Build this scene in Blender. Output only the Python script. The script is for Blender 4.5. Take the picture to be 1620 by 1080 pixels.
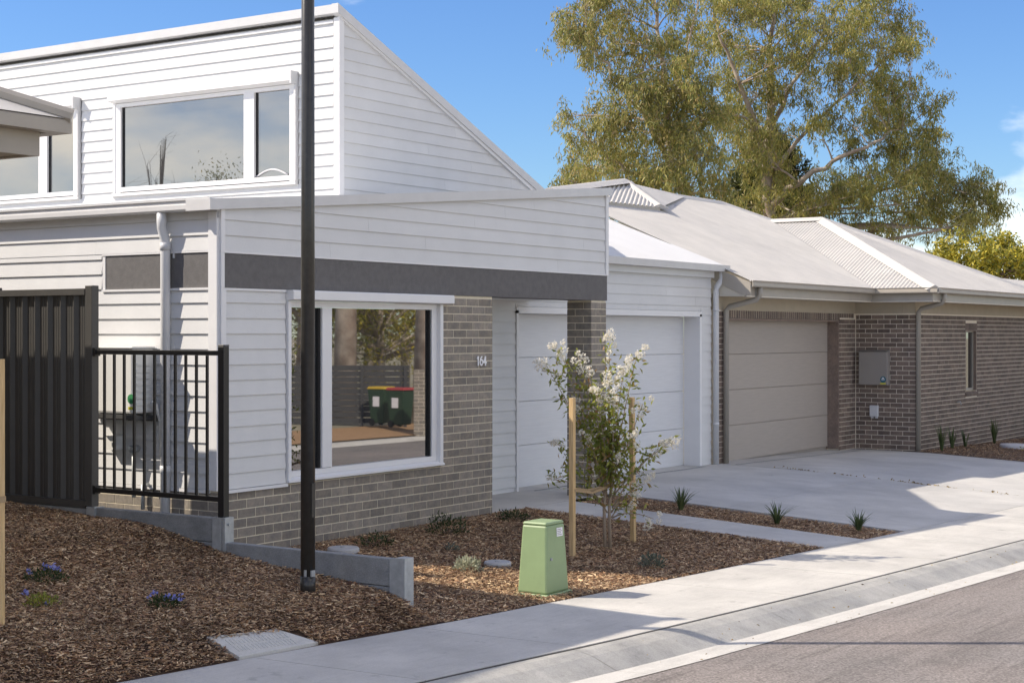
import bpy, math, random
import numpy as np
from mathutils import Vector

random.seed(7); rng = np.random.default_rng(11)
for o in list(bpy.data.objects): bpy.data.objects.remove(o)
S = bpy.context.scene
R = math.radians

# ------------------------------------------------------------------ camera, sky, sun, exposure
cd = bpy.data.cameras.new('camera'); cam = bpy.data.objects.new('camera', cd)
S.collection.objects.link(cam); S.camera = cam
cam.location = (-10.44, -10.05, 2.01); cam.rotation_euler = (R(90), 0, R(33.5 - 90))
cd.sensor_width = 36; cd.sensor_fit = 'HORIZONTAL'; cd.lens = 56.04; cd.shift_y = -12 / 1620
cd.clip_start = .1; cd.clip_end = 2000

SUN_AZ, SUN_EL = 57.0, 39.7
CLOUD_OFF = (15.57, 13.12, 20.77)  # picked so the view stays clear except for cloud at the right edge
SDIR = Vector((-math.cos(R(SUN_AZ)) * math.cos(R(SUN_EL)), math.sin(R(SUN_AZ)) * math.cos(R(SUN_EL)), math.sin(R(SUN_EL))))
W = bpy.data.worlds.new('World'); S.world = W; W.use_nodes = True
wn = W.node_tree.nodes; wl = W.node_tree.links
bg = wn['Background']; bg.inputs[1].default_value = .084
sky = wn.new('ShaderNodeTexSky'); sky.sky_type = 'NISHITA'; sky.sun_disc = False
sky.sun_elevation = R(SUN_EL); sky.sun_rotation = R(SUN_AZ - 90)
sky.air_density = 1.15; sky.dust_density = .05; sky.ozone_density = 5; sky.altitude = 100
# scattered cumulus over the dome; those out of view added for whiter fill light
tc = wn.new('ShaderNodeTexCoord'); mp = wn.new('ShaderNodeMapping'); mp.inputs['Scale'].default_value = (1, 1, 2.2)
mp.inputs['Location'].default_value = CLOUD_OFF
nz = wn.new('ShaderNodeTexNoise'); nz.inputs['Scale'].default_value = 2.3; nz.inputs['Detail'].default_value = 8; nz.inputs['Roughness'].default_value = .52
rp = wn.new('ShaderNodeValToRGB'); rp.color_ramp.elements[0].position = .495; rp.color_ramp.elements[1].position = .62
mx = wn.new('ShaderNodeMixRGB'); mx.inputs[2].default_value = (17.8, 16.4, 14.2, 1)
hs = wn.new('ShaderNodeHueSaturation'); hs.inputs['Saturation'].default_value = 1.08; hs.inputs['Hue'].default_value = .508
tn = wn.new('ShaderNodeMixRGB'); tn.blend_type = 'MULTIPLY'; tn.inputs[0].default_value = 1; tn.inputs[2].default_value = (.78, .93, 1.12, 1)
wl.new(tc.outputs['Generated'], mp.inputs[0]); wl.new(mp.outputs[0], nz.inputs['Vector']); wl.new(nz.outputs['Fac'], rp.inputs[0])
wl.new(sky.outputs[0], hs.inputs['Color']); wl.new(hs.outputs[0], tn.inputs[1]); wl.new(tn.outputs[0], mx.inputs[1]); wl.new(rp.outputs[0], mx.inputs[0]); wl.new(mx.outputs[0], bg.inputs[0])
sl = bpy.data.lights.new('sun', 'SUN'); sl.energy = 3.8; sl.angle = R(.5); sl.color = (1, .89, .74)
so = bpy.data.objects.new('sun', sl); S.collection.objects.link(so)
so.rotation_euler = (-SDIR).to_track_quat('-Z', 'Y').to_euler(); so.location = (0, 0, 30)
vs = S.view_settings; vs.view_transform = 'Standard'; vs.look = 'None'; vs.exposure = .73; vs.gamma = 1; vs.use_curve_mapping = False
S.render.engine = 'CYCLES'

# ------------------------------------------------------------------ materials
MATS = {}
def M(name, col, rough=.6, var=.12, scale=6., bump=0., bscale=120., metal=0., rnd=0., isl=0., ior=1.45, detail=4., col2=None, cscale=None, stretch=None, fac=(.35, .65), coat=0.):
    m = bpy.data.materials.new(name); m.use_nodes = True; MATS[name] = m
    n = m.node_tree.nodes; l = m.node_tree.links; p = n['Principled BSDF']
    p.inputs['Roughness'].default_value = rough; p.inputs['Metallic'].default_value = metal; p.inputs['IOR'].default_value = ior
    p.inputs['Coat Weight'].default_value = coat
    g = n.new('ShaderNodeNewGeometry'); src = g.outputs['Position']
    if stretch:
        mp = n.new('ShaderNodeMapping'); mp.inputs['Scale'].default_value = stretch; l.new(src, mp.inputs[0]); src = mp.outputs[0]
    t = n.new('ShaderNodeTexNoise'); t.inputs['Scale'].default_value = scale; t.inputs['Detail'].default_value = detail; t.inputs['Roughness'].default_value = .6
    l.new(src, t.inputs['Vector'])
    base = n.new('ShaderNodeRGB'); base.outputs[0].default_value = (*col, 1); cur = base.outputs[0]
    if col2:
        t2 = n.new('ShaderNodeTexNoise'); t2.inputs['Scale'].default_value = cscale or scale; t2.inputs['Detail'].default_value = 6; l.new(src, t2.inputs['Vector'])
        r2 = n.new('ShaderNodeValToRGB'); r2.color_ramp.elements[0].position = fac[0]; r2.color_ramp.elements[1].position = fac[1]
        r2.color_ramp.elements[0].color = (*col, 1); r2.color_ramp.elements[1].color = (*col2, 1)
        l.new(t2.outputs['Fac'], r2.inputs[0]); cur = r2.outputs[0]
    hsv = n.new('ShaderNodeHueSaturation'); l.new(cur, hsv.inputs['Color'])
    mr = n.new('ShaderNodeMapRange'); mr.inputs['From Min'].default_value = .25; mr.inputs['From Max'].default_value = .75
    mr.inputs['To Min'].default_value = 1 - var; mr.inputs['To Max'].default_value = 1 + var; l.new(t.outputs['Fac'], mr.inputs['Value'])
    v = mr.outputs[0]
    for amt, sock in ((rnd, 'o'), (isl, 'i')):
        if amt:
            s_ = n.new('ShaderNodeObjectInfo').outputs['Random'] if sock == 'o' else g.outputs['Random Per Island']
            q = n.new('ShaderNodeMapRange'); q.inputs['To Min'].default_value = 1 - amt; q.inputs['To Max'].default_value = 1 + amt; l.new(s_, q.inputs['Value'])
            mm = n.new('ShaderNodeMath'); mm.operation = 'MULTIPLY'; l.new(v, mm.inputs[0]); l.new(q.outputs[0], mm.inputs[1]); v = mm.outputs[0]
    l.new(v, hsv.inputs['Value']); l.new(hsv.outputs[0], p.inputs['Base Color'])
    if bump:
        tb = n.new('ShaderNodeTexNoise'); tb.inputs['Scale'].default_value = bscale; tb.inputs['Detail'].default_value = 5; l.new(src, tb.inputs['Vector'])
        b = n.new('ShaderNodeBump'); b.inputs['Strength'].default_value = min(1, bump); b.inputs['Distance'].default_value = .004 * max(1, bump); l.new(tb.outputs['Fac'], b.inputs['Height']); l.new(b.outputs[0], p.inputs['Normal'])
    return m
def islmix(m, cols):
    """colour each loose piece from a ramp of real pigment colours"""
    n = m.node_tree.nodes; l = m.node_tree.links
    g = n.new('ShaderNodeNewGeometry'); r = n.new('ShaderNodeValToRGB'); r.color_ramp.interpolation = 'LINEAR'
    while len(r.color_ramp.elements) < len(cols): r.color_ramp.elements.new(.5)
    for i, c in enumerate(cols):
        r.color_ramp.elements[i].position = i / (len(cols) - 1); r.color_ramp.elements[i].color = (*c, 1)
    l.new(g.outputs['Random Per Island'], r.inputs[0])
    h = [x for x in n if x.type == 'HUE_SAT'][0]
    for k in list(h.inputs['Color'].links): l.remove(k)
    l.new(r.outputs[0], h.inputs['Color'])
    return m
def translucent(m, w=.35):
    n = m.node_tree.nodes; l = m.node_tree.links
    p = n['Principled BSDF']; out = n['Material Output']; h = [x for x in n if x.type == 'HUE_SAT'][0]
    t = n.new('ShaderNodeBsdfTranslucent'); l.new(h.outputs[0], t.inputs[0]); mx = n.new('ShaderNodeMixShader'); mx.inputs[0].default_value = w
    l.new(p.outputs[0], mx.inputs[1]); l.new(t.outputs[0], mx.inputs[2]); l.new(mx.outputs[0], out.inputs[0])
    return m

M('board_white', (.64, .645, .65), .5, .035, 3, .25, 60, rnd=.025)
M('trim_white', (.74, .74, .75), .42, .03, 4)
M('gutter_white', (.60, .60, .605), .35, .05, 5)
M('pipe_white', (.60, .61, .63), .35, .05, 5)
M('band_grey', (.135, .13, .13), .8, .14, 14, .9, 130)
M('brick_grey', (.275, .24, .198), .85, .18, 30, .6, 130, rnd=.18, col2=(.205, .185, .165), cscale=9)
M('mortar', (.70, .63, .49), .95, .12, 40, .7, 220)
M('brick_brown', (.205, .155, .125), .8, .2, 30, .5, 130, rnd=.25, isl=.2, col2=(.15, .115, .098), cscale=6)
M('mortar_pale', (.76, .68, .56), .95, .12, 40, .5, 220)
M('door_white', (.68, .69, .71), .5, .05, 3, .35, 70, stretch=(1, 1, 14))
M('door_taupe', (.40, .355, .315), .5, .07, 3, .35, 70, stretch=(1, 1, 14))
M('render_beige', (.44, .385, .30), .9, .06, 5, .4, 200)
M('fascia_taupe', (.38, .345, .295), .45, .06, 5)
M('pipe_taupe', (.33, .305, .265), .4, .06, 5)
M('soffit_white', (.62, .58, .50), .7, .04, 5)
M('roof_pale', (.575, .55, .51), .5, .05, 1.2, col2=(.53, .51, .475), cscale=2.5)
M('roof_white', (.66, .66, .655), .45, .04, 1.2)
M('metal_fence', (.06, .058, .055), .42, .1, 6)
M('metal_black', (.013, .013, .014), .35, .1, 6)
M('galv', (.40, .42, .43), .5, .18, 14, .2, 60, metal=.35)
M('sleeper', (.25, .255, .255), .9, .16, 9, .8, 160, rnd=.06)
M('concrete', (.56, .54, .50), .88, .09, 3, .5, 240, col2=(.475, .46, .43), cscale=1.3, rnd=.025)
M('concrete_smooth', (.55, .535, .505), .85, .08, 2.4, .4, 260, col2=(.46, .45, .43), cscale=.9, rnd=.025)
M('kerb_concrete', (.46, .445, .41), .9, .1, 4, .6, 260, col2=(.35, .345, .33), cscale=2.2, rnd=.04)
M('kerb_lip', (.52, .505, .475), .9, .08, 4, .5, 130)
def wear(name, layers, speck=0., sscale=300.):
    m = MATS[name]; n = m.node_tree.nodes; l = m.node_tree.links; p = n['Principled BSDF']; cur = p.inputs['Base Color'].links[0].from_socket; g = n.new('ShaderNodeNewGeometry')
    for (sc, st, lo, hi, amt) in layers:      # noise scale, stretch, ramp low/high, darkening
        mp = n.new('ShaderNodeMapping'); mp.inputs['Scale'].default_value = st; mp.inputs['Rotation'].default_value = (0, 0, R(5)); l.new(g.outputs['Position'], mp.inputs[0])
        t = n.new('ShaderNodeTexNoise'); t.inputs['Scale'].default_value = sc; t.inputs['Detail'].default_value = 7; t.inputs['Roughness'].default_value = .65; l.new(mp.outputs[0], t.inputs['Vector'])
        r = n.new('ShaderNodeMapRange'); r.inputs['From Min'].default_value = lo; r.inputs['From Max'].default_value = hi; r.inputs['To Min'].default_value = 1; r.inputs['To Max'].default_value = 1 - amt; l.new(t.outputs['Fac'], r.inputs['Value'])
        v = n.new('ShaderNodeVectorMath'); v.operation = 'SCALE'; l.new(cur, v.inputs[0]); l.new(r.outputs[0], v.inputs['Scale']); cur = v.outputs[0]
    if speck:
        t = n.new('ShaderNodeTexVoronoi'); t.inputs['Scale'].default_value = sscale; l.new(g.outputs['Position'], t.inputs['Vector'])
        r = n.new('ShaderNodeMapRange'); r.inputs['To Min'].default_value = 1 - speck; r.inputs['To Max'].default_value = 1 + speck; l.new(t.outputs['Color'], r.inputs['Value'])
        v = n.new('ShaderNodeVectorMath'); v.operation = 'SCALE'; l.new(cur, v.inputs[0]); l.new(r.outputs[0], v.inputs['Scale']); cur = v.outputs[0]
    l.new(cur, p.inputs['Base Color'])
M('joint', (.05, .045, .04), .95, .2, 20)
M('asphalt', (.285, .25, .232), .92, .30, 55, 2.5, 160, col2=(.235, .215, .205), cscale=.55)
wear('asphalt', [(1.1, (.22, 2.6, 1), .45, .75, .30), (.9, (1, 1, 1), .55, .7, .18), (7, (.15, 3, 1), .56, .66, .25)], .38, 75)
wear('concrete', [(.8, (1, 1, 1), .5, .72, .16), (9, (.3, 3, 1), .5, .75, .10), (5, (1, 1, 1), .62, .70, .22)], .07, 120)
wear('concrete_smooth', [(.55, (1, 1, 1), .48, .7, .15), (4, (2.5, .35, 1), .5, .75, .10), (6, (1, 1, 1), .64, .72, .25)], .06, 120)
wear('kerb_concrete', [(1.4, (1, 1, 1), .5, .7, .2), (12, (1.2, .5, 1), .52, .7, .16)], .12, 110); wear('kerb_lip', [(3, (.4, 2, 1), .5, .72, .2)], .10, 110)
wear('board_white', [(1.2, (1, 1, 1), .5, .75, .05), (14, (4, 4, .3), .6, .75, .06)]); wear('roof_pale', [(.6, (1, 1, 1), .48, .7, .07), (9, (.5, 5, 5), .55, .64, .09), (6, (3, .3, .3), .55, .7, .07)]); wear('sleeper', [(2, (1, 1, 2), .5, .7, .25)], .15, 160)
M('ground', (.30, .27, .19), .95, .25, 1.5, .6, 30)
M('mulch', (.10, .062, .042), .95, .35, 30, 1., 60)
islmix(M('mulch_chip', (.3, .2, .1), .85, .3, 2.2), [(.07, .032, .02), (.20, .10, .055), (.50, .30, .145), (.12, .062, .04), (.66, .46, .26), (.23, .122, .068), (.82, .62, .38), (.15, .078, .048)])
M('timber', (.60, .43, .225), .7, .16, 5, .3, 90, stretch=(9, 9, .8), col2=(.50, .34, .16), cscale=7)
M('hessian', (.40, .29, .17), .95, .2, 60, .8, 400)
M('pole_paint', (.034, .033, .031), .28, .25, 20, .15, 30)
M('cabinet_green', (.255, .345, .18), .42, .06, 6, .12, 60)
wear('cabinet_green', [(5, (2, 2, .5), .55, .7, .10)])
M('sticker', (.78, .77, .80), .5, .03, 8)
M('ink', (.06, .06, .07), .7, 0, 1)
M('label_blue', (.02, .12, .18), .4, 0, 1); M('label_yellow', (.65, .6, .05), .4, 0, 1); M('label_green', (.05, .25, .1), .4, 0, 1)
M('lid_grey', (.44, .44, .44), .85, .1, 12, .4, 160)
M('meter_paint', (.30, .275, .25), .45, .04, 5)
M('plastic_white', (.62, .62, .64), .4, .05, 5)
M('ac_white', (.72, .72, .70), .4, .03, 5)
M('dark_metal', (.06, .06, .06), .5, .1, 5)
M('bark', (.42, .36, .30), .85, .28, 3, .8, 14, col2=(.26, .2, .16), cscale=2.5)
M('bark_twig', (.22, .16, .11), .85, .2, 12)
M('bark_pale', (.34, .27, .2), .85, .2, 20)
def leafm(name, cols, var=.25, scale=.8, tr=.3, rough=.45): return translucent(islmix(M(name, (.1, .1, .1), rough, var, scale), cols), tr)
leafm('gum_leaf', [(.12, .155, .05), (.27, .285, .08), (.46, .41, .12), (.17, .20, .075), (.50, .37, .15), (.30, .31, .115)], .38, .5, .45)
leafm('gum_leaf_b', [(.13, .165, .05), (.27, .28, .075), (.46, .41, .10), (.18, .21, .075), (.48, .37, .13), (.27, .28, .10)], .42, .45, .45)
leafm('cypress_leaf', [(.03, .045, .012), (.05, .065, .018), (.10, .11, .025)], .3, .8)
leafm('yellow_leaf', [(.14, .18, .03), (.34, .31, .05), (.62, .50, .06), (.2, .22, .045)], .3, .8)
leafm('myrtle_leaf', [(.14, .18, .03), (.26, .29, .055), (.42, .43, .09), (.18, .22, .04), (.46, .27, .12)], .2, 8, .5)
leafm('dark_leaf', [(.035, .055, .02), (.06, .085, .025), (.05, .07, .03)], .2, 8)
leafm('strap_leaf', [(.055, .085, .035), (.085, .12, .045), (.13, .16, .06)], .2, 8)
leafm('silver_leaf', [(.34, .36, .25), (.45, .46, .33), (.28, .30, .2)], .15, 8)
leafm('greygreen_leaf', [(.13, .16, .12), (.19, .21, .16), (.10, .12, .08)], .15, 8)
leafm('petal_white', [(.86, .83, .74), (.90, .88, .82), (.82, .76, .62)], .05, 8, .5)
leafm('petal_blue', [(.22, .23, .58), (.30, .31, .64), (.17, .18, .48)], .1, 8, .2)
leafm('litter', [(.25, .16, .05), (.40, .30, .12), (.10, .06, .03)], .2, 8, .1)
m = M('glass', (.018, .021, .024), .015, 0, 1, ior=4.2)
m = M('glass_clear', (.02, .025, .03), .01, 0, 1, ior=3.0)
M('rubber', (.01, .01, .011), .6, 0, 1)
M('house_number', (.86, .86, .88), .4, 0, 1)
M('bin_green', (.03, .06, .035), .5, .05, 4); M('bin_red', (.34, .05, .05), .5, .05, 4); M('bin_yellow', (.5, .34, .04), .5, .05, 4)
M('far_mulch', (.36, .22, .115), .95, .3, 12, 1., 40); M('tan_wall', (.42, .37, .29), .9, .06, 5, .3, 200)
M('reflect_fence', (.06, .06, .062), .5, .1, 6)

# ------------------------------------------------------------------ object helpers
COL = S.collection; WL = {}
def link(o, parent, w):
    COL.objects.link(o); w = Vector(w); WL[o.name] = w
    if parent is not None: o.parent = parent; o.location = w - WL[parent.name]
    else: o.location = w
    return o
def props(o, label=None, cat=None, group=None, kind=None):
    for k, v in (('label', label), ('category', cat), ('group', group), ('kind', kind)):
        if v: o[k] = v
    return o
def thing(name, label, cat, loc=(0, 0, 0), group=None):
    o = bpy.data.objects.new(name, None); o.empty_display_size = .2
    return props(link(o, None, loc), label, cat, group)
def mesh(name, V, F, mat, parent=None, smooth=False):
    V = np.asarray(V, float); lo = V.min(0); hi = V.max(0); c = np.array([(lo[0] + hi[0]) / 2, (lo[1] + hi[1]) / 2, lo[2]])
    me = bpy.data.meshes.new(name); me.from_pydata((V - c).tolist(), [], F)
    me.materials.append(MATS[mat]); me.update()
    if smooth: me.polygons.foreach_set('use_smooth', [True] * len(me.polygons))
    return link(bpy.data.objects.new(name, me), parent, c)
def bigmesh(name, V, F, mat, parent=None, smooth=False):
    """V (n,3), F (m,k) numpy with constant k: fast"""
    V = np.asarray(V, np.float32); F = np.asarray(F, np.int32); k = F.shape[1]
    c = np.array([V[:, 0].mean(), V[:, 1].mean(), V[:, 2].min()], np.float32)
    me = bpy.data.meshes.new(name); me.vertices.add(len(V)); me.vertices.foreach_set('co', (V - c).ravel())
    me.loops.add(F.size); me.loops.foreach_set('vertex_index', F.ravel()); me.polygons.add(len(F))
    me.polygons.foreach_set('loop_start', np.arange(0, F.size, k, dtype=np.int32))
    if smooth: me.polygons.foreach_set('use_smooth', np.ones(len(F), bool))
    me.materials.append(MATS[mat]); me.update(calc_edges=True)
    return link(bpy.data.objects.new(name, me), parent, c)
BF = [(0, 3, 2, 1), (4, 5, 6, 7), (0, 1, 5, 4), (1, 2, 6, 5), (2, 3, 7, 6), (3, 0, 4, 7)]
def bv(x0, x1, y0, y1, z0, z1): return [(x0, y0, z0), (x1, y0, z0), (x1, y1, z0), (x0, y1, z0), (x0, y0, z1), (x1, y0, z1), (x1, y1, z1), (x0, y1, z1)]
class MB:
    def __init__(s): s.V = []; s.F = []
    def add(s, V, F): b = len(s.V); s.V += [tuple(map(float, v)) for v in V]; s.F += [tuple(i + b for i in f) for f in F]; return s
    def box(s, *a): return s.add(bv(*a), BF)
    def hexa(s, b4, t4): return s.add(list(b4) + list(t4), BF)
    def prism(s, poly, d):        # poly: 3D points, d: extrusion vector
        n = len(poly); d = np.array(d, float); P = [np.array(p, float) for p in poly]
        return s.add(P + [p + d for p in P], [tuple(range(n - 1, -1, -1)), tuple(range(n, 2 * n))] + [(i, (i + 1) % n, n + (i + 1) % n, n + i) for i in range(n)])
    def tube(s, pts, r, seg=10, caps=True):
        pts = [Vector(p) for p in pts]; n = len(pts); rr = r if hasattr(r, '__len__') else [r] * n; V = []; up = Vector((.13, .31, .94))
        for i, p in enumerate(pts):
            t = (pts[min(i + 1, n - 1)] - pts[max(i - 1, 0)]).normalized(); a = t.cross(up if abs(t.dot(up)) < .95 else Vector((1, 0, 0))).normalized(); c = t.cross(a)
            V += [p + (a * math.cos(2 * math.pi * k / seg) + c * math.sin(2 * math.pi * k / seg)) * rr[i] for k in range(seg)]
        F = [(i * seg + k, i * seg + (k + 1) % seg, (i + 1) * seg + (k + 1) % seg, (i + 1) * seg + k) for i in range(n - 1) for k in range(seg)]
        if caps: F += [tuple(range(seg - 1, -1, -1)), tuple(range((n - 1) * seg, n * seg))]
        return s.add(V, F)
    def build(s, name, mat, parent=None, smooth=False, bevel=0):
        o = mesh(name, s.V, s.F, mat, parent, smooth)
        if bevel:
            md = o.modifiers.new('bevel', 'BEVEL'); md.width = bevel; md.segments = 2; md.limit_method = 'ANGLE'
        return o
def part(name, parent, loc): return link(bpy.data.objects.new(name, None), parent, loc)
def box(name, x0, x1, y0, y1, z0, z1, mat, parent=None, bevel=0): return MB().box(x0, x1, y0, y1, z0, z1).build(name, mat, parent, bevel=bevel)
def clip(poly, a, b, c):          # keep a*u + b*v <= c
    out = []; n = len(poly)
    for i in range(n):
        p, q = poly[i], poly[(i + 1) % n]; dp = a * p[0] + b * p[1] - c; dq = a * q[0] + b * q[1] - c
        if dp <= 1e-9: out.append(p)
        if (dp < -1e-9 and dq > 1e-9) or (dp > 1e-9 and dq < -1e-9):
            t = dp / (dp - dq); out.append((p[0] + t * (q[0] - p[0]), p[1] + t * (q[1] - p[1])))
    return out
PITCH = .140
def boards(parent, axis, plane, poly, z0, mat='board_white', lip=.0165, top=.003, maxlen=4.2, name='board'):
    """lapped weatherboards over a convex polygon in (u, z); axis 'y' = wall facing -Y, 'x' = wall facing -X. One object per board."""
    if axis == 'x': lip = .0195
    zs = [p[1] for p in poly]; k0 = int(math.floor((min(zs) - z0) / PITCH)); k1 = int(math.ceil((max(zs) - z0) / PITCH))
    for k in range(k0, k1):
        lo, hi = z0 + k * PITCH, z0 + (k + 1) * PITCH
        row = clip(clip(poly, 0, -1, -lo), 0, 1, hi)
        if len(row) < 3: continue
        us = [p[0] for p in row]; cuts = [min(us)]
        u = min(us) + maxlen * (.35 + .6 * ((k * .618) % 1))
        while u < max(us) - .5: cuts.append(u); u += maxlen
        cuts.append(max(us))
        for a, b in zip(cuts, cuts[1:]):
            pc = clip(clip(row, -1, 0, -(a + .0007)), 1, 0, b - .0007)
            if len(pc) < 3: continue
            off = lambda z: lip + (top - lip) * (z - lo) / PITCH
            n = len(pc)
            if axis == 'y': V = [(u, plane - off(z), z) for u, z in pc] + [(u, plane + .004, z) for u, z in pc]
            else: V = [(plane - off(z), u, z) for u, z in pc] + [(plane + .004, u, z) for u, z in pc]
            F = [tuple(range(n)), tuple(range(2 * n - 1, n - 1, -1))] + [(i, n + i, n + (i + 1) % n, (i + 1) % n) for i in range(n)]
            mesh(name, V, F, mat, parent)
BRK = {}
def brick_mesh(axis, L, mat, sold=False, h=.076):
    key = (axis, round(L, 3), mat, sold, round(h, 3))
    if key not in BRK:
        d = .02; w, hh = (h, L) if sold else (L, h)
        V = bv(0, w, -d, 0, 0, hh) if axis == 'y' else bv(-d, 0, 0, w, 0, hh)
        # front arrises eased a little
        me = bpy.data.meshes.new('brick'); me.from_pydata(V, [], BF); me.materials.append(MATS[mat]); me.update(); BRK[key] = me
    return BRK[key]
BRICKS = {}
def bricks(parent, axis, plane, u0, u1, z0, z1, mat, budget=None, thing_name='', phase=0, stuff_mb=None, flip=False, holes=()):
    """running bond; face `plane`; each brick is its own object until the budget of 300 runs out, then joined as stuff"""
    n = 0; k = 0; z = z0
    while z < z1 - .02:
        h = min(.076, z1 - z - .003); u = u0 - (.12 if (k + phase) % 2 else 0)
        while u < u1 - .004:
            a, b = max(u, u0), min(u + .23, u1)
            segs = [(a, b)]
            for (ha, hb, hz0, hz1) in holes:
                ns = []
                for (p, q) in segs:
                    if z + h <= hz0 or z >= hz1 or q <= ha or p >= hb: ns.append((p, q)); continue
                    if p < ha - .03: ns.append((p, ha - .006))
                    if q > hb + .03: ns.append((hb + .006, q))
                segs = ns
            for (p, q) in segs:
                if q - p > .012:
                    jit = random.uniform(-.0012, .0010)
                    if stuff_mb is None:
                        o = bpy.data.objects.new('brick', brick_mesh(axis, round(q - p, 2) if abs(q - p - .23) > .002 else .23, mat, h=round(h, 3)))
                        link(o, parent, (p, plane + .02 + jit, z) if axis == 'y' else (plane + .02 + jit, p, z)); BRICKS[thing_name] = BRICKS.get(thing_name, 0) + 1
                    else:
                        if axis == 'y': stuff_mb.box(p, q, plane + jit, plane + .02, z, z + h)
                        else: stuff_mb.box(plane + jit, plane + .02, p, q, z, z + h)
            u += .24
        z += .086; k += 1
def corrugated(name, O, U, Vd, N, poly, mat, parent, amp=.012, pitch=.076, seg=6):
    """sheet over convex polygon in (u, v); corrugations run along v; O origin, U/V/N unit vectors"""
    O, U, Vd, N = map(np.array, (O, U, Vd, N)); us = [p[0] for p in poly]; a = math.floor(min(us) / pitch) * pitch; st = pitch / seg
    V = []; F = []; u = a
    def ext(u):
        lo, hi = None, None; n = len(poly)
        for i in range(n):
            p, q = poly[i], poly[(i + 1) % n]
            if (p[0] - u) * (q[0] - u) <= 0 and abs(p[0] - q[0]) > 1e-9:
                v = p[1] + (q[1] - p[1]) * (u - p[0]) / (q[0] - p[0]); lo = v if lo is None else min(lo, v); hi = v if hi is None else max(hi, v)
        return lo, hi
    k = 0; prev = False
    while u < max(us) + st:
        uu = min(max(u, min(us) + 1e-5), max(us) - 1e-5); lo, hi = ext(uu)
        if lo is not None:
            w = amp * math.cos(2 * math.pi * u / pitch)
            V += [O + U * uu + Vd * lo + N * w, O + U * uu + Vd * hi + N * w]
            if prev: b = len(V) - 4; F.append((b, b + 2, b + 3, b + 1))
            prev = True
        u += st
    return mesh(name, V, F, mat, parent, True)

# ------------------------------------------------------------------ levels of the ground
def zf(x): return -.12 - .014 * x
INN = [(-14, -1.25), (-3.84, -2.84), (-2.15, -3.03), (-.87, -3.2), (.6, -3.33), (2.2, -3.47), (5.2, -3.68), (7.5, -3.83), (11.15, -4.02), (40, -6.2)]
def yf(x): return float(np.interp(x, [p[0] for p in INN], [p[1] for p in INN]))
WFP, WK, WL_ = 1.275, .345, .25           # footpath, kerb roll, gutter lip widths
def bz(x): return float(np.interp(x, [-20, 8, 12, 18, 25, 40], [0, 0, -.03, -.14, -.28, -.5]))
def hr(x, y):
    if y >= 0: return bz(x) if y < 1.2 else bz(x)
    d = max(0., min(1., y / yf(x))); return bz(x) + (zf(x) - bz(x)) * d
WY = [-3.18, -2.9, -2.78, -2.45, -1.9, -1.6, -1.05, -.6, -.34, 0, .43, 1.1, 1.6, 4]
WZ = [-.103, .03, .068, .112, .166, .182, .25, .339, .394, .43, .438, .475, .50, .52]
def hl(x, y):
    ys = y + (yf(-1.05) - yf(x)); return float(np.interp(ys, WY, WZ)) + (zf(x) - zf(-1.05)) * max(0, min(1, (1.5 - ys) / 4.5))
def sheet(name, xs, yfun0, yfun1, ny, hfun, mat, kind='structure', parent=None, thick=0):
    V = []; F = []
    for x in xs:
        a, b = yfun0(x), yfun1(x)
        for j in range(ny + 1):
            y = a + (b - a) * j / ny; V.append((x, y, hfun(x, y)))
    m_ = ny + 1
    for i in range(len(xs) - 1):
        for j in range(ny): F.append((i * m_ + j, (i + 1) * m_ + j, (i + 1) * m_ + j + 1, i * m_ + j + 1))
    o = mesh(name, V, F, mat, parent)
    if kind: o['kind'] = kind
    return o
lin = lambda a, b, n: [a + (b - a) * i / n for i in range(n + 1)]
# base earth reaching the horizon
V = [(-600, -600, -.75), (900, -600, -.75), (900, 900, -.75), (-600, 900, -.75)]
props(mesh('ground', V, [(0, 1, 2, 3)], 'ground'), kind='structure')
# road, gutter and kerb follow the footpath edge
def zr(x): return zf(x) - .135
yo = lambda x: yf(x) - WFP
XR = lin(-14, 60, 74)
sheet('road', XR, lambda x: yo(x) - WK - WL_ - 5.6, lambda x: yo(x) - WK - WL_, 12, lambda x, y: zr(x) + .012 + .012 * min(4.5, (yo(x) - WK - WL_ - y)) - .012 * max(0, (yo(x) - WK - WL_ - y) - 4.5), 'asphalt')
kerb = props(link(bpy.data.objects.new('kerb', None), None, (0, -4.8, -.3)), kind='structure')
def kz(x, d):   # roll-top kerb profile, d measured from the footpath edge towards the road
    return zf(x) - .03 + float(np.interp(d, [0, .06, .15, .25, .345, .595], [.004, 0, -.022, -.062, -.10, -.09]))
x = -6.; i = 0
while x < 46:
    a, b = x, x + 2.4; xs = lin(a + .002, b - .002, 4)
    prof = lambda x_, y: kz(x_, yo(x_) - y)
    V = []; F = []; D = [.004, .06, .15, .25, .345]
    for xx in xs:
        for d in D: V.append((xx, yo(xx) - d, kz(xx, d)))
    for p in range(len(xs) - 1):
        for q in range(len(D) - 1): F.append((p * 5 + q, p * 5 + q + 1, (p + 1) * 5 + q + 1, (p + 1) * 5 + q))
    mesh('kerb_segment', V, F, 'kerb_concrete', kerb)
    V = []; F = []; D = [.345, .595]
    for xx in xs:
        for d in D: V.append((xx, yo(xx) - d, kz(xx, d) + (.001 if d > .3 else 0)))
    for p in range(len(xs) - 1): F.append((p * 2, p * 2 + 1, (p + 1) * 2 + 1, (p + 1) * 2))
    mesh('gutter_segment', V, F, 'kerb_lip', kerb)
    x += 2.4
fp = props(link(bpy.data.objects.new('footpath', None), None, (0, -4, -.15)), kind='structure')
sheet('joint_bed', XR, lambda x: yo(x) - .006, lambda x: yf(x), 1, lambda x, y: zf(x) - .028, 'joint', None, fp)
joints = [-13.4 + 1.52 * i for i in range(40)]
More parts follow.
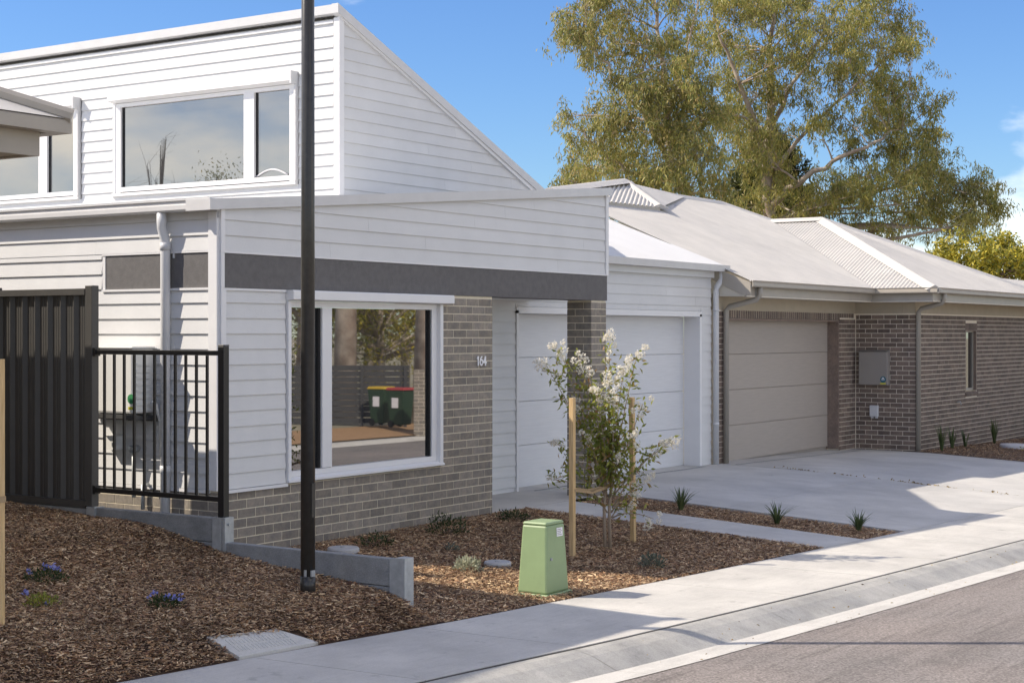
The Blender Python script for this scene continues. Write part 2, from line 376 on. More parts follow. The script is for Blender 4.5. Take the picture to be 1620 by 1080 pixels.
for a, b in zip(joints, joints[1:]):
    xs = lin(a + .004, b - .004, 3); V = []; F = []; sk = -.16 # joints run across the path
    for xx in xs:
        y0, y1 = yo(xx) + .012, yf(xx) - .004
        for y in (y0, y1): V.append((xx + (y1 - y) * .13, y, zf(xx) - .02 * (y1 - y)))
    n = len(xs)
    V += [(v[0], v[1], v[2] - .06) for v in V]; m2 = 2 * n
    for p in range(n - 1):
        F.append((2 * p, 2 * p + 2, 2 * p + 3, 2 * p + 1)); F.append((2 * p, m2 + 2 * p, m2 + 2 * p + 2, 2 * p + 2)); F.append((2 * p + 1, 2 * p + 3, m2 + 2 * p + 3, m2 + 2 * p + 1))
    F += [(0, 1, m2 + 1, m2), (2 * n - 2, m2 + 2 * n - 2, m2 + 2 * n - 1, 2 * n - 1)]
    mesh('slab', V, F, 'concrete', fp)
# soil under the garden beds
sheet('garden_soil', lin(-14, -1.02, 26), lambda x: yf(x) - .002, lambda x: 6.5, 26, lambda x, y: hl(x, y) - .012, 'mulch')
sheet('garden_bed', lin(-1.0, 5.04, 16), lambda x: yf(x) - .002, lambda x: .03, 10, lambda x, y: hr(x, y) - .018, 'mulch')
sheet('planting_strip', lin(6.0, 7.06, 4), lambda x: yf(x) - .002, lambda x: 1.2, 10, lambda x, y: hr(x, y) - .035, 'mulch')
sheet('side_bed', lin(18.0, 40, 22), lambda x: yf(x) - .002, lambda x: .1, 6, lambda x, y: hr(x, y) - .0, 'mulch')
sheet('side_passage', lin(-.97, .05, 2), lambda x: 0, lambda x: 10, 4, lambda x, y: .30, 'concrete_smooth')
# concrete: porch and path, two driveways
sheet('porch_slab', lin(4.34, 7.05, 6), lambda x: .0, lambda x: 1.6, 3, lambda x, y: hr(x, y), 'concrete_smooth')
def slabs(name, x0, x1, ys, top='concrete_smooth'):
    s = props(link(bpy.data.objects.new(name, None), None, ((x0 + x1) / 2, (ys[0] if not callable(ys[0]) else 0), 0)), kind='structure')
    for a, b in zip(ys, ys[1:]):
        fa = a if callable(a) else (lambda x, a=a: a); fb = b if callable(b) else (lambda x, b=b: b)
        xs = lin(x0, x1, 6); V = []; F = []
        for xx in xs:
            A, B = fa(xx) - .003, fb(xx) + .003
            for j in range(4):
                y = A + (B - A) * j / 3; V.append((xx, y, hr(xx, y)))
        n = len(xs); m_ = 4 * n
        for p in range(n - 1):
            for j in range(3): F.append((p * 4 + j, p * 4 + j + 1, p * 4 + 5 + j, p * 4 + 4 + j))
        V += [(v[0], v[1], v[2] - .09) for v in V]
        rim = [4 * p for p in range(n)] + [4 * (n - 1) + j for j in range(1, 4)] + [4 * p + 3 for p in range(n - 2, -1, -1)] + [2, 1]
        for p, q in zip(rim, rim[1:] + rim[:1]): F.append((p, q, q + m_, p + m_))
        mesh('slab', V, [f[::-1] for f in F], top, s)
    return s
slabs('garden_path', 5.05, 5.995, [-.003, -1.9, lambda x: yf(x) + .003])
slabs('driveway', 7.06, 12.2, [1.6, -1.55, lambda x: yf(x) + .003])
slabs('neighbouring_driveway', 12.212, 17.99, [1.35, -1.2, lambda x: yf(x) + .003])
sheet('joint_base', lin(7.06, 18, 12), lambda x: yf(x), lambda x: 1.6, 8, lambda x, y: hr(x, y) - .02, 'joint')

# ------------------------------------------------------------------ HOUSE 164 (weatherboard)
H = thing('weatherboard_house', 'white weatherboard house numbered 164 with grey brick base and raised skillion roof', 'house', (3, 3, 0))
# --- front wall: brickwork
zc0 = .597 - 7 * .086
bw = MB().box(.003, 4.343, .0028, .24, -.2, .595).box(3.365, 4.343, .0028, .24, .595, 2.424).build('brick_wall', 'mortar', H)
bricks(bw, 'y', 0, .002, 4.346, zc0, .5985, 'brick_grey', thing_name='A')
bricks(bw, 'y', 0, 3.366, 4.346, .597, 2.42, 'brick_grey', thing_name='A')
# --- porch pillar
pl = MB().box(6.5228, 6.877, .0028, .347, -.05, 2.424).build('pillar', 'mortar', H)
k = 0; z = .0
while z < 2.40:
    h = min(.076, 2.42 - z)
    for a, b in (((6.52, 6.75), (6.76, 6.88)) if k % 2 else ((6.52, 6.63), (6.64, 6.88))):
        link(bpy.data.objects.new('brick', brick_mesh('y', b - a, 'brick_grey', h=h)), pl, (a, .02, z))
    for a, b in (((.021, .11), (.12, .35)) if k % 2 else ((.021, .23), (.24, .35))):
        link(bpy.data.objects.new('brick', brick_mesh('x', b - a, 'brick_grey', h=h)), pl, (6.54, a, z))
    z += .086; k += 1
# --- front siding panel left of the window
fw = MB().box(.0, .885, .006, .24, .61, 2.424).box(0, 6.88, .006, .3, 2.74, 3.12).build('front_wall', 'trim_white', H)
boards(fw, 'y', .0, [(.066, .612), (.872, .612), (.872, 2.412), (.066, 2.412)], .612)
box('trim', .0, .064, -.026, .004, .606, 2.421, 'trim_white', fw); box('trim', .0, .888, -.030, .004, .578, .607, 'trim_white', fw)
box('trim', .066, .872, -.024, .004, 2.402, 2.4225, 'trim_white', fw)
# gable above the band
fb = lambda x: 3.125 + .0893 * x
gb = MB().prism([(0.03, .008, 2.9), (6.86, .008, 2.9), (6.86, .008, fb(6.86)), (.03, .008, fb(.03))], (0, .25, 0)).build('gable_wall', 'trim_white', H)
boards(gb, 'y', .0, [(.052, 2.757), (6.838, 2.757), (6.838, fb(6.838) + .02), (.052, fb(.052) + .02)], 2.757)
box('trim', 0, .05, -.026, .004, 2.74, 3.14, 'trim_white', gb); box('trim', 6.84, 6.90, -.028, .24, 2.74, fb(6.9), 'trim_white', gb)
box('trim', .0, 6.9, -.022, .004, 2.736, 2.756, 'trim_white', gb)
MB().prism([(-.17, -.055, fb(-.17) - .003), (6.93, -.055, fb(6.93)), (6.93, -.055, fb(6.93) + .098), (-.17, -.055, fb(-.17) + .095)], (0, .3, 0)).build('barge_capping', 'gutter_white', H)
# band / porch beam
bd = box('band', .045, 6.885, -.012, .36, 2.426, 2.735, 'band_grey', H); box('trim', .0, .0435, -.026, .02, 2.4225, 2.735, 'trim_white', bd)
box('porch_ceiling', 4.35, 6.88, .362, 1.13, 2.44, 2.46, 'trim_white', H)
# --- large front window with shutter box
wd = part('window', H, (2.1, 0, .61)); box('jamb', .888, .93, -.035, .1, .62, 2.32, 'trim_white', wd); box('jamb', 3.31, 3.362, -.035, .1, .62, 2.32, 'trim_white', wd)
MB().box(.93, .962, .012, .09, .66, 2.32).box(3.22, 3.31, .012, .09, .66, 2.32).box(1.425, 1.568, .006, .09, .715, 2.262).box(.962, 3.22, .012, .09, .66, .71).box(.962, 3.22, .012, .09, 2.266, 2.32).build('frame', 'trim_white', wd)
MB().box(.962, .97, .03, .07, .71, 2.262).box(1.395, 1.425, .03, .07, .71, 2.262).box(1.568, 1.578, .03, .07, .71, 2.262).box(3.19, 3.22, .03, .07, .71, 2.262).build('seal', 'rubber', wd)
box('pane', .972, 1.394, .055, .06, .712, 2.262, 'glass', wd); box('pane', 1.58, 3.189, .055, .06, .712, 2.262, 'glass', wd)
MB().prism([(.885, -.045, .611), (.885, .02, .611), (.885, .02, .66), (.885, -.045, .63)], (2.49, 0, 0)).build('sill', 'trim_white', wd)
MB().prism([(.885, -.10, 2.335), (.885, -.02, 2.322), (.885, .02, 2.322), (.885, .02, 2.422), (.885, -.09, 2.422), (.885, -.10, 2.41)], (2.592, 0, 0)).build('shutter_box', 'trim_white', wd)
# --- house number
nm = props(bpy.data.objects.new('house_number', None)); link(nm, H, (4.13, -.012, 1.66))
def strokes(name, lines, ox, oz, s, parent, w=.016, plane=-.016, axis='y', mat='house_number'):
    mb = MB(); kk = 0
    for pts in lines:
        for (a, b), (c, d) in zip(pts, pts[1:]):
            kk += 1; pl2 = plane + kk * .0002
            dx, dz = c - a, d - b; L = math.hypot(dx, dz); nx, nz_ = -dz / L * w / 2 / s, dx / L * w / 2 / s; ex, ez = dx / L * w * .45 / s, dz / L * w * .45 / s
            P = [(a - ex + nx, b - ez + nz_), (c + ex + nx, d + ez + nz_), (c + ex - nx, d + ez - nz_), (a - ex - nx, b - ez - nz_)]
            mb.prism([(ox + p * s, pl2, oz + q * s) for p, q in P], (0, .010 - kk * .0003, 0)) if axis == 'y' else mb.prism([(pl2, ox - p * s, oz + q * s) for p, q in P], (.002, 0, 0))
    return mb.build(name, mat, parent)
arc = lambda cx, cz, rx, rz, a0, a1, n=14: [(cx + rx * math.cos(R(a0 + (a1 - a0) * i / n)), cz + rz * math.sin(R(a0 + (a1 - a0) * i / n))) for i in range(n + 1)]
strokes('digit', [[(.02, .78), (.18, .98), (.18, 0)]], 4.035, 1.665, .092, nm)
strokes('digit', [arc(.3, .32, .26, .31, 0, 360, 18), [(.06, .4), (.12, .7), (.28, .94), (.44, .98)]], 4.085, 1.665, .092, nm)
strokes('digit', [[(.42, 0), (.42, .98), (.02, .3), (.6, .3)]], 4.152, 1.665, .092, nm)
# --- left side wall (faces -X)
sw = MB().box(.0028, .24, .02, 9.6, -.1, 3.1).build('side_wall', 'mortar', H)
bm_ = MB()
BR0 = BRICKS['A']
k = 0
for zz in (.597 - 3 * .086, .597 - 2 * .086, .597 - .086):
    u = .022 - (.12 if k % 2 else 0)
    while u < 1.5:
        a, b = max(u, .022), u + .23
        link(bpy.data.objects.new('brick', brick_mesh('x', round(b - a, 2), 'brick_grey')), sw, (.02, a, zz)); u += .24
    k += 1
boards(sw, 'x', .0, [(.112, .612), (9.6, .612), (9.6, 2.404), (.112, 2.404)], .612)
boards(sw, 'x', .0, [(1.50, 2.404), (9.6, 2.404), (9.6, 2.76), (1.50, 2.76)], .612)
boards(sw, 'x', .0, [(.112, 2.76), (9.6, 2.76), (9.6, 3.06), (.112, 3.06)], 2.572 + .188)
box('trim', -.028, .004, -.004 + .008, .108, .606, 3.1, 'trim_white', sw); box('trim', -.026, .004, .11, 9.6, .58, .609, 'trim_white', sw)
pn = MB().box(-.006, .004, .70, 1.455, 2.428, 2.742).box(-.006, .004, .112, .69, 2.428, 2.742).build('band_panel', 'band_grey', sw)
MB().box(-.024, .004, .112, 1.495, 2.405, 2.426).box(-.012, .004, 1.457, 1.495, 2.428, 2.744).box(-.018, .004, .112, 1.495, 2.744, 2.765).build('panel_trim', 'trim_white', sw)
# gutter and fascia
g = MB()
g.box(-.022, -.002, .004, 9.6, 3.045, 3.20)
g.build('fascia', 'gutter_white', H)
gp = [(-.024, 3.205), (-.024, 3.11), (-.135, 3.11), (-.150, 3.125), (-.150, 3.165), (-.142, 3.172), (-.142, 3.20), (-.158, 3.205), (-.158, 3.218), (-.13, 3.218), (-.13, 3.135), (-.03, 3.135), (-.03, 3.205)]
MB().prism([(p, -.03, q) for p, q in gp], (0, 9.7, 0)).build('gutter', 'gutter_white', H)
MB().prism([(-.024, -.034, 3.205), (-.024, -.034, 3.11), (-.135, -.034, 3.11), (-.15, -.034, 3.125), (-.158, -.034, 3.218)], (0, .004, 0)).build('gutter_end', 'pipe_white', H)
dp = MB().tube([(-.095, .625, 3.125), (-.095, .625, 3.02), (-.092, .623, 2.97), (-.068, .612, 2.88), (-.063, .61, 2.82), (-.063, .61, .28)], .045, 16).build('downpipe', 'pipe_white', H, True)
for z in (2.77, .74): MB().tube([(-.063, .61, z + .07), (-.063, .61, z)], .05, 16).build('collar', 'pipe_white', dp, True)
MB().box(-.02, .0, .545, .56, 2.7, 2.78).box(-.02, 0, .545, .56, .9, .94).build('bracket', 'pipe_white', dp)
# low roof
low = corrugated('low_roof', (0, 0, 3.20), (0, 1, 0), (math.cos(.0891), 0, math.sin(.0891)), (-math.sin(.0891), 0, math.cos(.0891)), [(.22, -.1), (9.6, -.1), (9.6, 4.3), (2.2, 4.3), (2.2, 6.9), (.22, 6.9)][:0] or [(.22, -.1), (9.6, -.1), (9.6, 6.85), (.22, 6.85)], 'roof_white', H)
# --- upper storey
UX, UY = 4.2, 2.1; SL = .4126; rt = lambda x: 5.80 - SL * (x - UX)
up = MB().prism([(UX + .055, UY + .01, 3.3), (9.2, UY + .01, 3.3), (9.2, UY + .01, rt(9.2)), (UX + .055, UY + .01, 5.77)], (0, 7.4, 0)).build('upper_wall', 'trim_white', H)
for poly in ([(2.175, 3.55), (2.72, 3.55), (2.72, 5.72), (2.175, 5.72)], [(2.72, 3.55), (5.95, 3.55), (5.95, 3.815), (2.72, 3.815)], [(2.72, 5.16), (5.95, 5.16), (5.95, 5.72), (2.72, 5.72)],
             [(5.95, 3.55), (6.545, 3.55), (6.545, 5.72), (5.95, 5.72)], [(6.545, 3.55), (9.5, 3.55), (9.5, 3.815), (6.545, 3.815)], [(6.545, 5.16), (9.5, 5.16), (9.5, 5.72), (6.545, 5.72)]):
    boards(up, 'x', UX, poly, 3.595, maxlen=3.6 if poly[1][0] > 5 else 9)
boards(up, 'y', UY, [(4.262, 3.55), (8.9, 3.55), (8.9, rt(8.9) - .02), (4.262, rt(4.262) - .02)], 3.595)
box('trim', UX - .028, UX + .06, UY - .028, UY + .06, 3.5, 5.76, 'trim_white', up)
box('trim', UX - .03, UX + .004, UY + .07, 9.5, 5.70, 5.735, 'trim_white', up); box('trim', UX - .03, UX + .004, UY + .07, 9.5, 3.53, 3.56, 'trim_white', up)
box('fascia', UX - .085, UX - .06, UY - .05, 9.55, 5.80, 5.905, 'gutter_white', up); box('fascia_soffit', UX - .06, UX + .004, UY - .03, 9.5, 5.79, 5.80, 'gutter_white', up)
MB().prism([(UX - .088, UY - .058, 5.80), (9.2, UY - .058, rt(9.2)), (9.2, UY - .058, rt(9.2) + .11), (UX - .088, UY - .058, 5.912)], (0, .1, 0)).build('barge_board', 'gutter_white', up)
MB().prism([(UX - .02, UY - .04, 5.755), (9.1, UY - .04, rt(9.1) - .065), (9.1, UY - .04, rt(9.1) + .01), (UX - .02, UY - .04, 5.83)], (0, .045, 0)).build('barge_trim', 'trim_white', up)
cs, sn = math.cos(math.atan(SL)), math.sin(math.atan(SL))
corrugated('upper_roof', (UX - .06, UY + .05, 5.885), (0, 1, 0), (cs, 0, -sn), (sn, 0, cs), [(0, 0), (7.4, 0), (7.4, 6), (0, 6)], 'roof_white', H)
def upper_window(y0, y1, ymul, label=None):
    w = part('window', H, (UX, (y0 + y1) / 2, 3.8)); box('jamb', UX - .03, UX + .03, y0, y0 + .05, 3.86, 5.16, 'trim_white', w); box('jamb', UX - .03, UX + .03, y1 - .045, y1, 3.86, 5.16, 'trim_white', w)
    MB().box(UX - .022, UX + .05, y0 + .05, y0 + .1, 3.86, 5.03).box(UX - .022, UX + .05, y1 - .14, y1 - .045, 3.86, 5.03).box(UX - .026, UX + .05, ymul - .085, ymul + .085, 3.93, 4.98).box(UX - .022, UX + .05, y0 + .1, y1 - .14, 3.87, 3.93).box(UX - .022, UX + .05, y0 + .1, y1 - .14, 4.98, 5.03).build('frame', 'trim_white', w)
    box('pane', UX + .02, UX + .025, y0 + .1, ymul - .085, 3.93, 4.98, 'glass_clear', w); box('pane', UX + .02, UX + .025, ymul + .085, y1 - .14, 3.93, 4.98, 'glass_clear', w)
    MB().box(UX + .008, UX + .02, y1 - .165, y1 - .14, 3.93, 4.98).box(UX + .008, UX + .02, ymul - .1, ymul - .085, 3.93, 4.98).build('seal', 'rubber', w)
    MB().prism([(UX - .055, y0 - .02, 3.815), (UX + .03, y0 - .02, 3.815), (UX + .03, y0 - .02, 3.87), (UX - .055, y0 - .02, 3.845)], (0, y1 - y0 + .04, 0)).build('sill', 'trim_white', w)
    MB().prism([(UX - .13, y0, 5.06), (UX - .02, y0, 5.035), (UX + .01, y0, 5.035), (UX + .01, y0, 5.16), (UX - .12, y0, 5.16)], (0, y1 - y0, 0)).build('shutter_box', 'trim_white', w)
    MB().box(UX - .14, UX + .004, y0 - .03, y0 - .002, 5.02, 5.175).box(UX - .06, UX + .004, y0 - .03, y0 - .002, 3.85, 5.02).build('shutter_end', 'gutter_white', w)
    return w
w1 = upper_window(2.76, 5.93, 3.52); w2 = upper_window(6.60, 9.45, 7.31)
MB().tube([(UX + .012, 2.92 + .5 * i / 12, 3.945 + .075 * math.sin(math.pi * i / 12)) for i in range(13)], .012, 6).build('handle', 'plastic_white', w1, True)
# --- garage
GY = 1.15
gw = MB().box(4.36, 6.55, GY + .008, GY + .24, -.1, 2.99).box(6.55, 11.77, GY + .008, GY + .24, 2.32, 2.99).box(11.77, 12.13, GY + .008, GY + .24, -.1, 2.99).build('garage_wall', 'trim_white', H)
boards(gw, 'y', GY, [(4.36, .06), (6.545, .06), (6.545, 2.40), (4.36, 2.40)], .06); boards(gw, 'y', GY, [(4.36, 2.40), (12.12, 2.40), (12.12, 2.9), (4.36, 2.9)], .06 + 17 * .14 - .14 * 1)
boards(gw, 'y', GY, [(11.775, -.03), (12.125, -.03), (12.125, 2.40), (11.775, 2.40)], .06 - .14)
boards(gw, 'y', GY, [(6.55, 2.36), (11.77, 2.36), (11.77, 2.40), (6.55, 2.40)], .06)
MB().box(6.552, 6.60, GY - .028, GY + .25, 0, 2.31).box(11.70, 11.768, GY - .028, GY + .25, -.04, 2.31).box(6.552, 11.768, GY - .028, GY + .25, 2.275, 2.355).build('door_frame', 'trim_white', gw)
gd = box('garage_door', 6.58, 11.72, GY + .30, GY + .33, -.04, 2.36, 'trim_white', H)
for i in range(4):
    box('door_panel', 6.58, 11.72, GY + .262, GY + .302, -.03 + i * .577, .542 + i * .577, 'door_white', gd, bevel=.006)
box('door_seal', 6.6, 11.72, GY + .25, GY + .30, -.05, -.028, 'rubber', gd)
gp2 = [(1.085, 2.985), (1.085, 3.075), (1.075, 3.075), (1.075, 3.0), (.985, 3.0), (.975, 3.085), (.955, 3.085), (.965, 2.985)]
MB().prism([(6.9, p, q) for p, q in gp2], (5.53, 0, 0)).build('gutter', 'gutter_white', H); MB().prism([(12.431, .957, 3.085), (12.431, .966, 2.985), (12.431, 1.085, 2.985), (12.431, 1.085, 3.085)], (.004, 0, 0)).build('gutter_end', 'pipe_white', H)
MB().box(6.9, 12.13, 1.088, 1.128, 2.885, 3.05).build('fascia', 'gutter_white', H)
dp2 = MB().tube([(12.27, 1.03, 2.99), (12.27, 1.03, 2.88), (12.25, 1.05, 2.82), (12.175, 1.07, 2.74), (12.165, 1.075, 2.68), (12.165, 1.075, -.04)], .045, 16).build('downpipe', 'pipe_white', H, True)
for z in (2.36, .58): MB().tube([(12.165, 1.075, z + .04), (12.165, 1.075, z)], .05, 14).build('collar', 'pipe_white', dp2, True)
gpit = math.atan(.39)
corrugated('garage_roof', (6.0, 1.0, 3.075), (1, 0, 0), (0, math.cos(gpit), math.sin(gpit)), (0, -math.sin(gpit), math.cos(gpit)), [(0, 0), (6.33, 0), (6.33, 6.5), (0, 6.5)], 'roof_white', H)

# ------------------------------------------------------------------ BRICK HOUSE next door
B = thing('brick_house', 'brown brick house with pale hipped metal roof and taupe garage door', 'house', (17, 3, -.1))
BY, BX, WY_ = 1.10, 18.1, -.05
def Bmort(name, *bx):
    m_ = MB()
    for b_ in bx: m_.box(*b_)
    return m_.build(name, 'mortar_pale', B)
ret = Bmort('return_wall', (BX + .0028, BX + .24, WY_ + .02, BY + .2, -.4, 2.388))
bricks(ret, 'x', BX, WY_, BY - .012, -.21, 2.386, 'brick_brown', thing_name='B')
gwl = Bmort('garage_wall', (12.19, 12.6, BY + .0028, BY + .24, -.2, 2.388), (17.31, BX + .004, BY + .0028, BY + .24, -.3, 2.388), (12.6, 17.31, BY + .0028, BY + .24, 2.262, 2.388))
bricks(gwl, 'y', BY, 12.19, 12.6, -.12, 2.386, 'brick_brown', thing_name='B')
bricks(gwl, 'y', BY, 17.31, BX - .012, -.21, 2.302, 'brick_brown', thing_name='B')
u = 12.602
sold = MB()
while u < 17.98:      # soldier course over the door
    sold.box(u, u + .070, BY + random.uniform(-.002, .001), BY + .02, 2.262 if u < 17.3 else 2.306, 2.386); u += .086
props(sold.build('soldier_course', 'brick_brown', gwl), kind='stuff')
wing = Bmort('wing_wall', (BX + .004, 21.07, WY_ + .0028, WY_ + .24, -.5, 2.388), (21.76, 30, WY_ + .0028, WY_ + .24, -.7, 2.388), (21.07, 21.76, WY_ + .0028, WY_ + .24, -.5, .83), (21.07, 21.76, WY_ + .0028, WY_ + .24, 2.08, 2.388))
sm = MB()
bricks(wing, 'y', WY_, BX + .002, 30, -.468, 2.386, 'brick_brown', thing_name='B', stuff_mb=sm, holes=((21.06, 21.77, .74, 2.21),))
u = 21.04
while u < 21.76: sm.box(u, u + .076, WY_ - .001, WY_ + .02, 2.082, 2.222); sm.prism([(u, WY_ - .02, .76), (u, WY_ + .02, .76), (u, WY_ + .02, .86), (u, WY_ - .02, .82)], (.076, 0, 0)); u += .086
props(sm.build('brickwork', 'brick_brown', wing), kind='stuff')
wn2 = MB().box(21.07, 21.11, WY_ + .06, WY_ + .12, .87, 2.08).box(21.72, 21.76, WY_ + .06, WY_ + .12, .87, 2.08).box(21.11, 21.72, WY_ + .06, WY_ + .12, .87, .92).box(21.11, 21.72, WY_ + .06, WY_ + .12, 2.04, 2.08).build('window', 'pipe_taupe', B)
for a in ((21.0705, 21.082, .87, 2.078), (21.748, 21.7595, .87, 2.078)): box('reveal', a[0], a[1], WY_ + .0005, WY_ + .0595, a[2], a[3], 'brick_brown', wn2)
box('reveal', 21.0825, 21.7475, WY_ + .0005, WY_ + .0595, 2.066, 2.0795, 'brick_brown', wn2)
box('pane', 21.11, 21.72, WY_ + .085, WY_ + .09, .92, 2.04, 'glass', wn2)
# frieze, soffits, fascia, gutters
OV = .5; ZG = 2.84; FX, FY, GYe = BX - OV, WY_ - OV, BY - OV
MB().box(12.19, BX + .1, BY + .004, BY + .24, 2.389, 2.64).build('frieze', 'render_beige', B); MB().box(BX + .004, BX + .24, WY_ + .244, BY + .0035, 2.389, 2.64).box(BX + .004, 30, WY_ + .004, WY_ + .24, 2.389, 2.64).build('frieze', 'render_beige', B)
MB().box(12.22, FX + .02, GYe + .02, BY + .01, 2.60, 2.612).box(FX + .021, BX + .1, FY + .02, BY + .01, 2.60, 2.612).box(BX + .101, 30, FY + .02, WY_ + .1, 2.60, 2.612).build('soffit', 'soffit_white', B)
fa = MB().box(12.25, FX, GYe, GYe + .022, 2.595, 2.80).box(FX, FX + .022, FY, GYe - .001, 2.595, 2.80).box(FX + .023, 30, FY, FY + .022, 2.595, 2.80).build('fascia', 'fascia_taupe', B)
box('bead', 12.25, FX - .006, GYe - .006, GYe - .001, 2.588, 2.606, 'soffit_white', fa); box('bead', FX - .006, FX - .001, FY - .006, GYe - .007, 2.588, 2.606, 'soffit_white', fa); box('bead', FX, 30, FY - .006, FY - .001, 2.588, 2.606, 'soffit_white', fa)
def gut(a, b, axis, pos):
    pr = [(0, 2.74), (-.105, 2.74), (-.12, 2.755), (-.12, 2.80), (-.11, 2.81), (-.125, 2.842), (-.105, 2.842), (-.10, 2.76), (-.006, 2.76), (0, 2.83)]
    return MB().prism([(a, pos - .001 + p, q) for p, q in pr], (b - a, 0, 0)) if axis == 'x' else MB().prism([(pos - .001 + p, a, q) for p, q in pr], (0, b - a, 0))
gut(12.25, FX - .001, 'x', GYe).build('gutter', 'fascia_taupe', B); gut(FY - .12, GYe - .12, 'y', FX).build('gutter', 'fascia_taupe', B); gut(FX - .0, 30, 'x', FY).build('gutter', 'fascia_taupe', B)
# verge where the roof stops at the boundary
PT = math.tan(R(23.5)); pr_ = R(23.5)
MB().prism([(12.235, GYe - .08, 2.63), (12.235, GYe + .02, 2.60), (12.235, 1.4, 2.60 + .36), (12.235, 1.4, 2.80 + .36), (12.235, GYe - .08, 2.81)], (.02, 0, 0)).build('verge_board', 'fascia_taupe', B)
MB().prism([(12.258, GYe + .03, 2.6), (12.258, 1.3, 2.6), (12.258, 1.3, 2.9)], (.01, 0, 0)).build('verge_infill', 'soffit_white', B)
c_, s_ = math.cos(pr_), math.sin(pr_)
ZR = 2.835
zy = lambda y: ZR + PT * (y - (GYe - .06))
AP = (FX + 3.6, FY + 3.6)
# main front slope: polygon in (x, v) v along slope
def vS(y): return (y - (GYe - .06)) / c_
RYm = 5.08
mainpoly = [(12.24, 0), (FX + .03, 0), (FX + .03 + 3.57, vS(GYe - .06 + 3.6)), (20.55, vS(RYm)), (16.9, vS(RYm)), (15.45, vS(3.86)), (12.24, vS(3.74))]
corrugated('main_roof', (0, GYe - .06, ZR), (1, 0, 0), (0, c_, s_), (0, -s_, c_), mainpoly, 'roof_pale', B)
# wing: slope facing -X, slope facing -Y
corrugated('wing_roof', (FX - .06, 0, ZR), (0, 1, 0), (c_, 0, s_), (-s_, 0, c_), [(FY - .06, 0), (GYe - .06, 0), (GYe - .06 + 3.66, 3.66 / c_), (FY + 3.6, 3.66 / c_)], 'roof_pale', B, amp=.012)
corrugated('wing_roof', (0, FY - .06, ZR), (1, 0, 0), (0, c_, s_), (0, -s_, c_), [(FX - .06, 0), (FX + 7.26, 0), (FX + 3.6, 3.66 / c_)], 'roof_pale', B)
corrugated('wing_roof', (FX + 7.26, 0, ZR), (0, 1, 0), (-c_, 0, s_), (s_, 0, c_), [(FY - .06, 0), (FY + 9, 0), (FY + 9, 3.66 / c_), (FY + 3.6, 3.66 / c_)], 'roof_pale', B)
corrugated('rear_roof', (0, FY + .3, ZR), (1, 0, 0), (0, c_, s_), (0, -s_, c_), [(FX + 6.4, 0), (30, 0), (30, 1.1), (FX + 7.5, 1.1)], 'roof_pale', B)
def cap(a, b, w=.16, name='ridge_cap'):
    a, b = Vector(a), Vector(b); t = (b - a).normalized(); sd = t.cross(Vector((0, 0, 1))).normalized(); n_ = sd.cross(t)
    sec = [(-w, -.06), (-w * .25, .012), (0, .028), (w * .25, .012), (w, -.06)]
    V = [p + sd * s0 + n_ * h_ for p in (a, b) for s0, h_ in sec]
    return mesh(name, V, [(i, i + 1, i + 6, i + 5) for i in range(4)] + [(4, 3, 2, 1, 0), (5, 6, 7, 8, 9)], 'roof_pale', B)
zap = ZR + 3.66 * PT
cap((FX - .06, FY - .06, ZR + .02), (AP[0], AP[1], zap + .02)); cap((AP[0], AP[1], zap + .02), (AP[0], GYe - .06 + 3.66, zap + .02))
cap((AP[0], AP[1], zap + .02), (FX + 7.26, FY - .06, ZR + .02))
cap((17.6, RYm, zy(RYm) + .02), (20.55, RYm, zy(RYm) + .02), .12); cap((20.55, RYm, zy(RYm) + .02), (AP[0] + .1, GYe - .06 + 3.7, zap + .03), .12)
mesh('valley_gutter', [(FX - .05, GYe - .06, ZR + .012), (FX + .05, GYe - .06, ZR + .012), (FX + 3.66, GYe + 3.6, zap + .012), (FX + 3.56, GYe + 3.6, zap + .012)], [(0, 1, 2, 3)], 'roof_pale', B)
# raised gablet roof at the left of the main ridge
ga = np.array([12.3, 3.68, zy(3.68) + .06]); gb_ = np.array([15.4, 3.80, zy(3.80) + .07]); gc = np.array([16.9, 5.4, 5.0])
e1, e2 = gb_ - ga, gc - gb_; gf = ga + .17 * e2 - .25 * e1; gn = np.cross(e1, e2); gn /= np.linalg.norm(gn); gv = .70 * e1 + 1.23 * e2; gv /= np.linalg.norm(gv); gu = np.cross(gv, gn)
inpl = lambda p: (float((p - ga) @ gu), float((p - ga) @ gv))
corrugated('gablet_roof', ga, gu, gv, gn, [inpl(p) for p in (ga - .25 * e1, gb_, gc, gf)], 'roof_pale', B, amp=.013, pitch=.076)
mesh('gablet_hip', [gb_, np.array([18.9, RYm, zy(RYm) + .03]), gc], [(0, 1, 2)], 'roof_pale', B)
up_ = np.array([0, 0, .035])
cap(gb_ + up_, gc + up_, .2); cap(gc + up_, gf + up_, .2)
dn = np.array([0, 0, .14]); bk = np.array([0, .05, 0]); ga2 = ga - .25 * e1
MB().hexa([ga2 - dn, gb_ - dn, gb_ - dn + bk, ga2 - dn + bk], [ga2 - .02 * dn, gb_ - .02 * dn, gb_ - .02 * dn + bk, ga2 - .02 * dn + bk]).build('gablet_fascia', 'fascia_taupe', B)
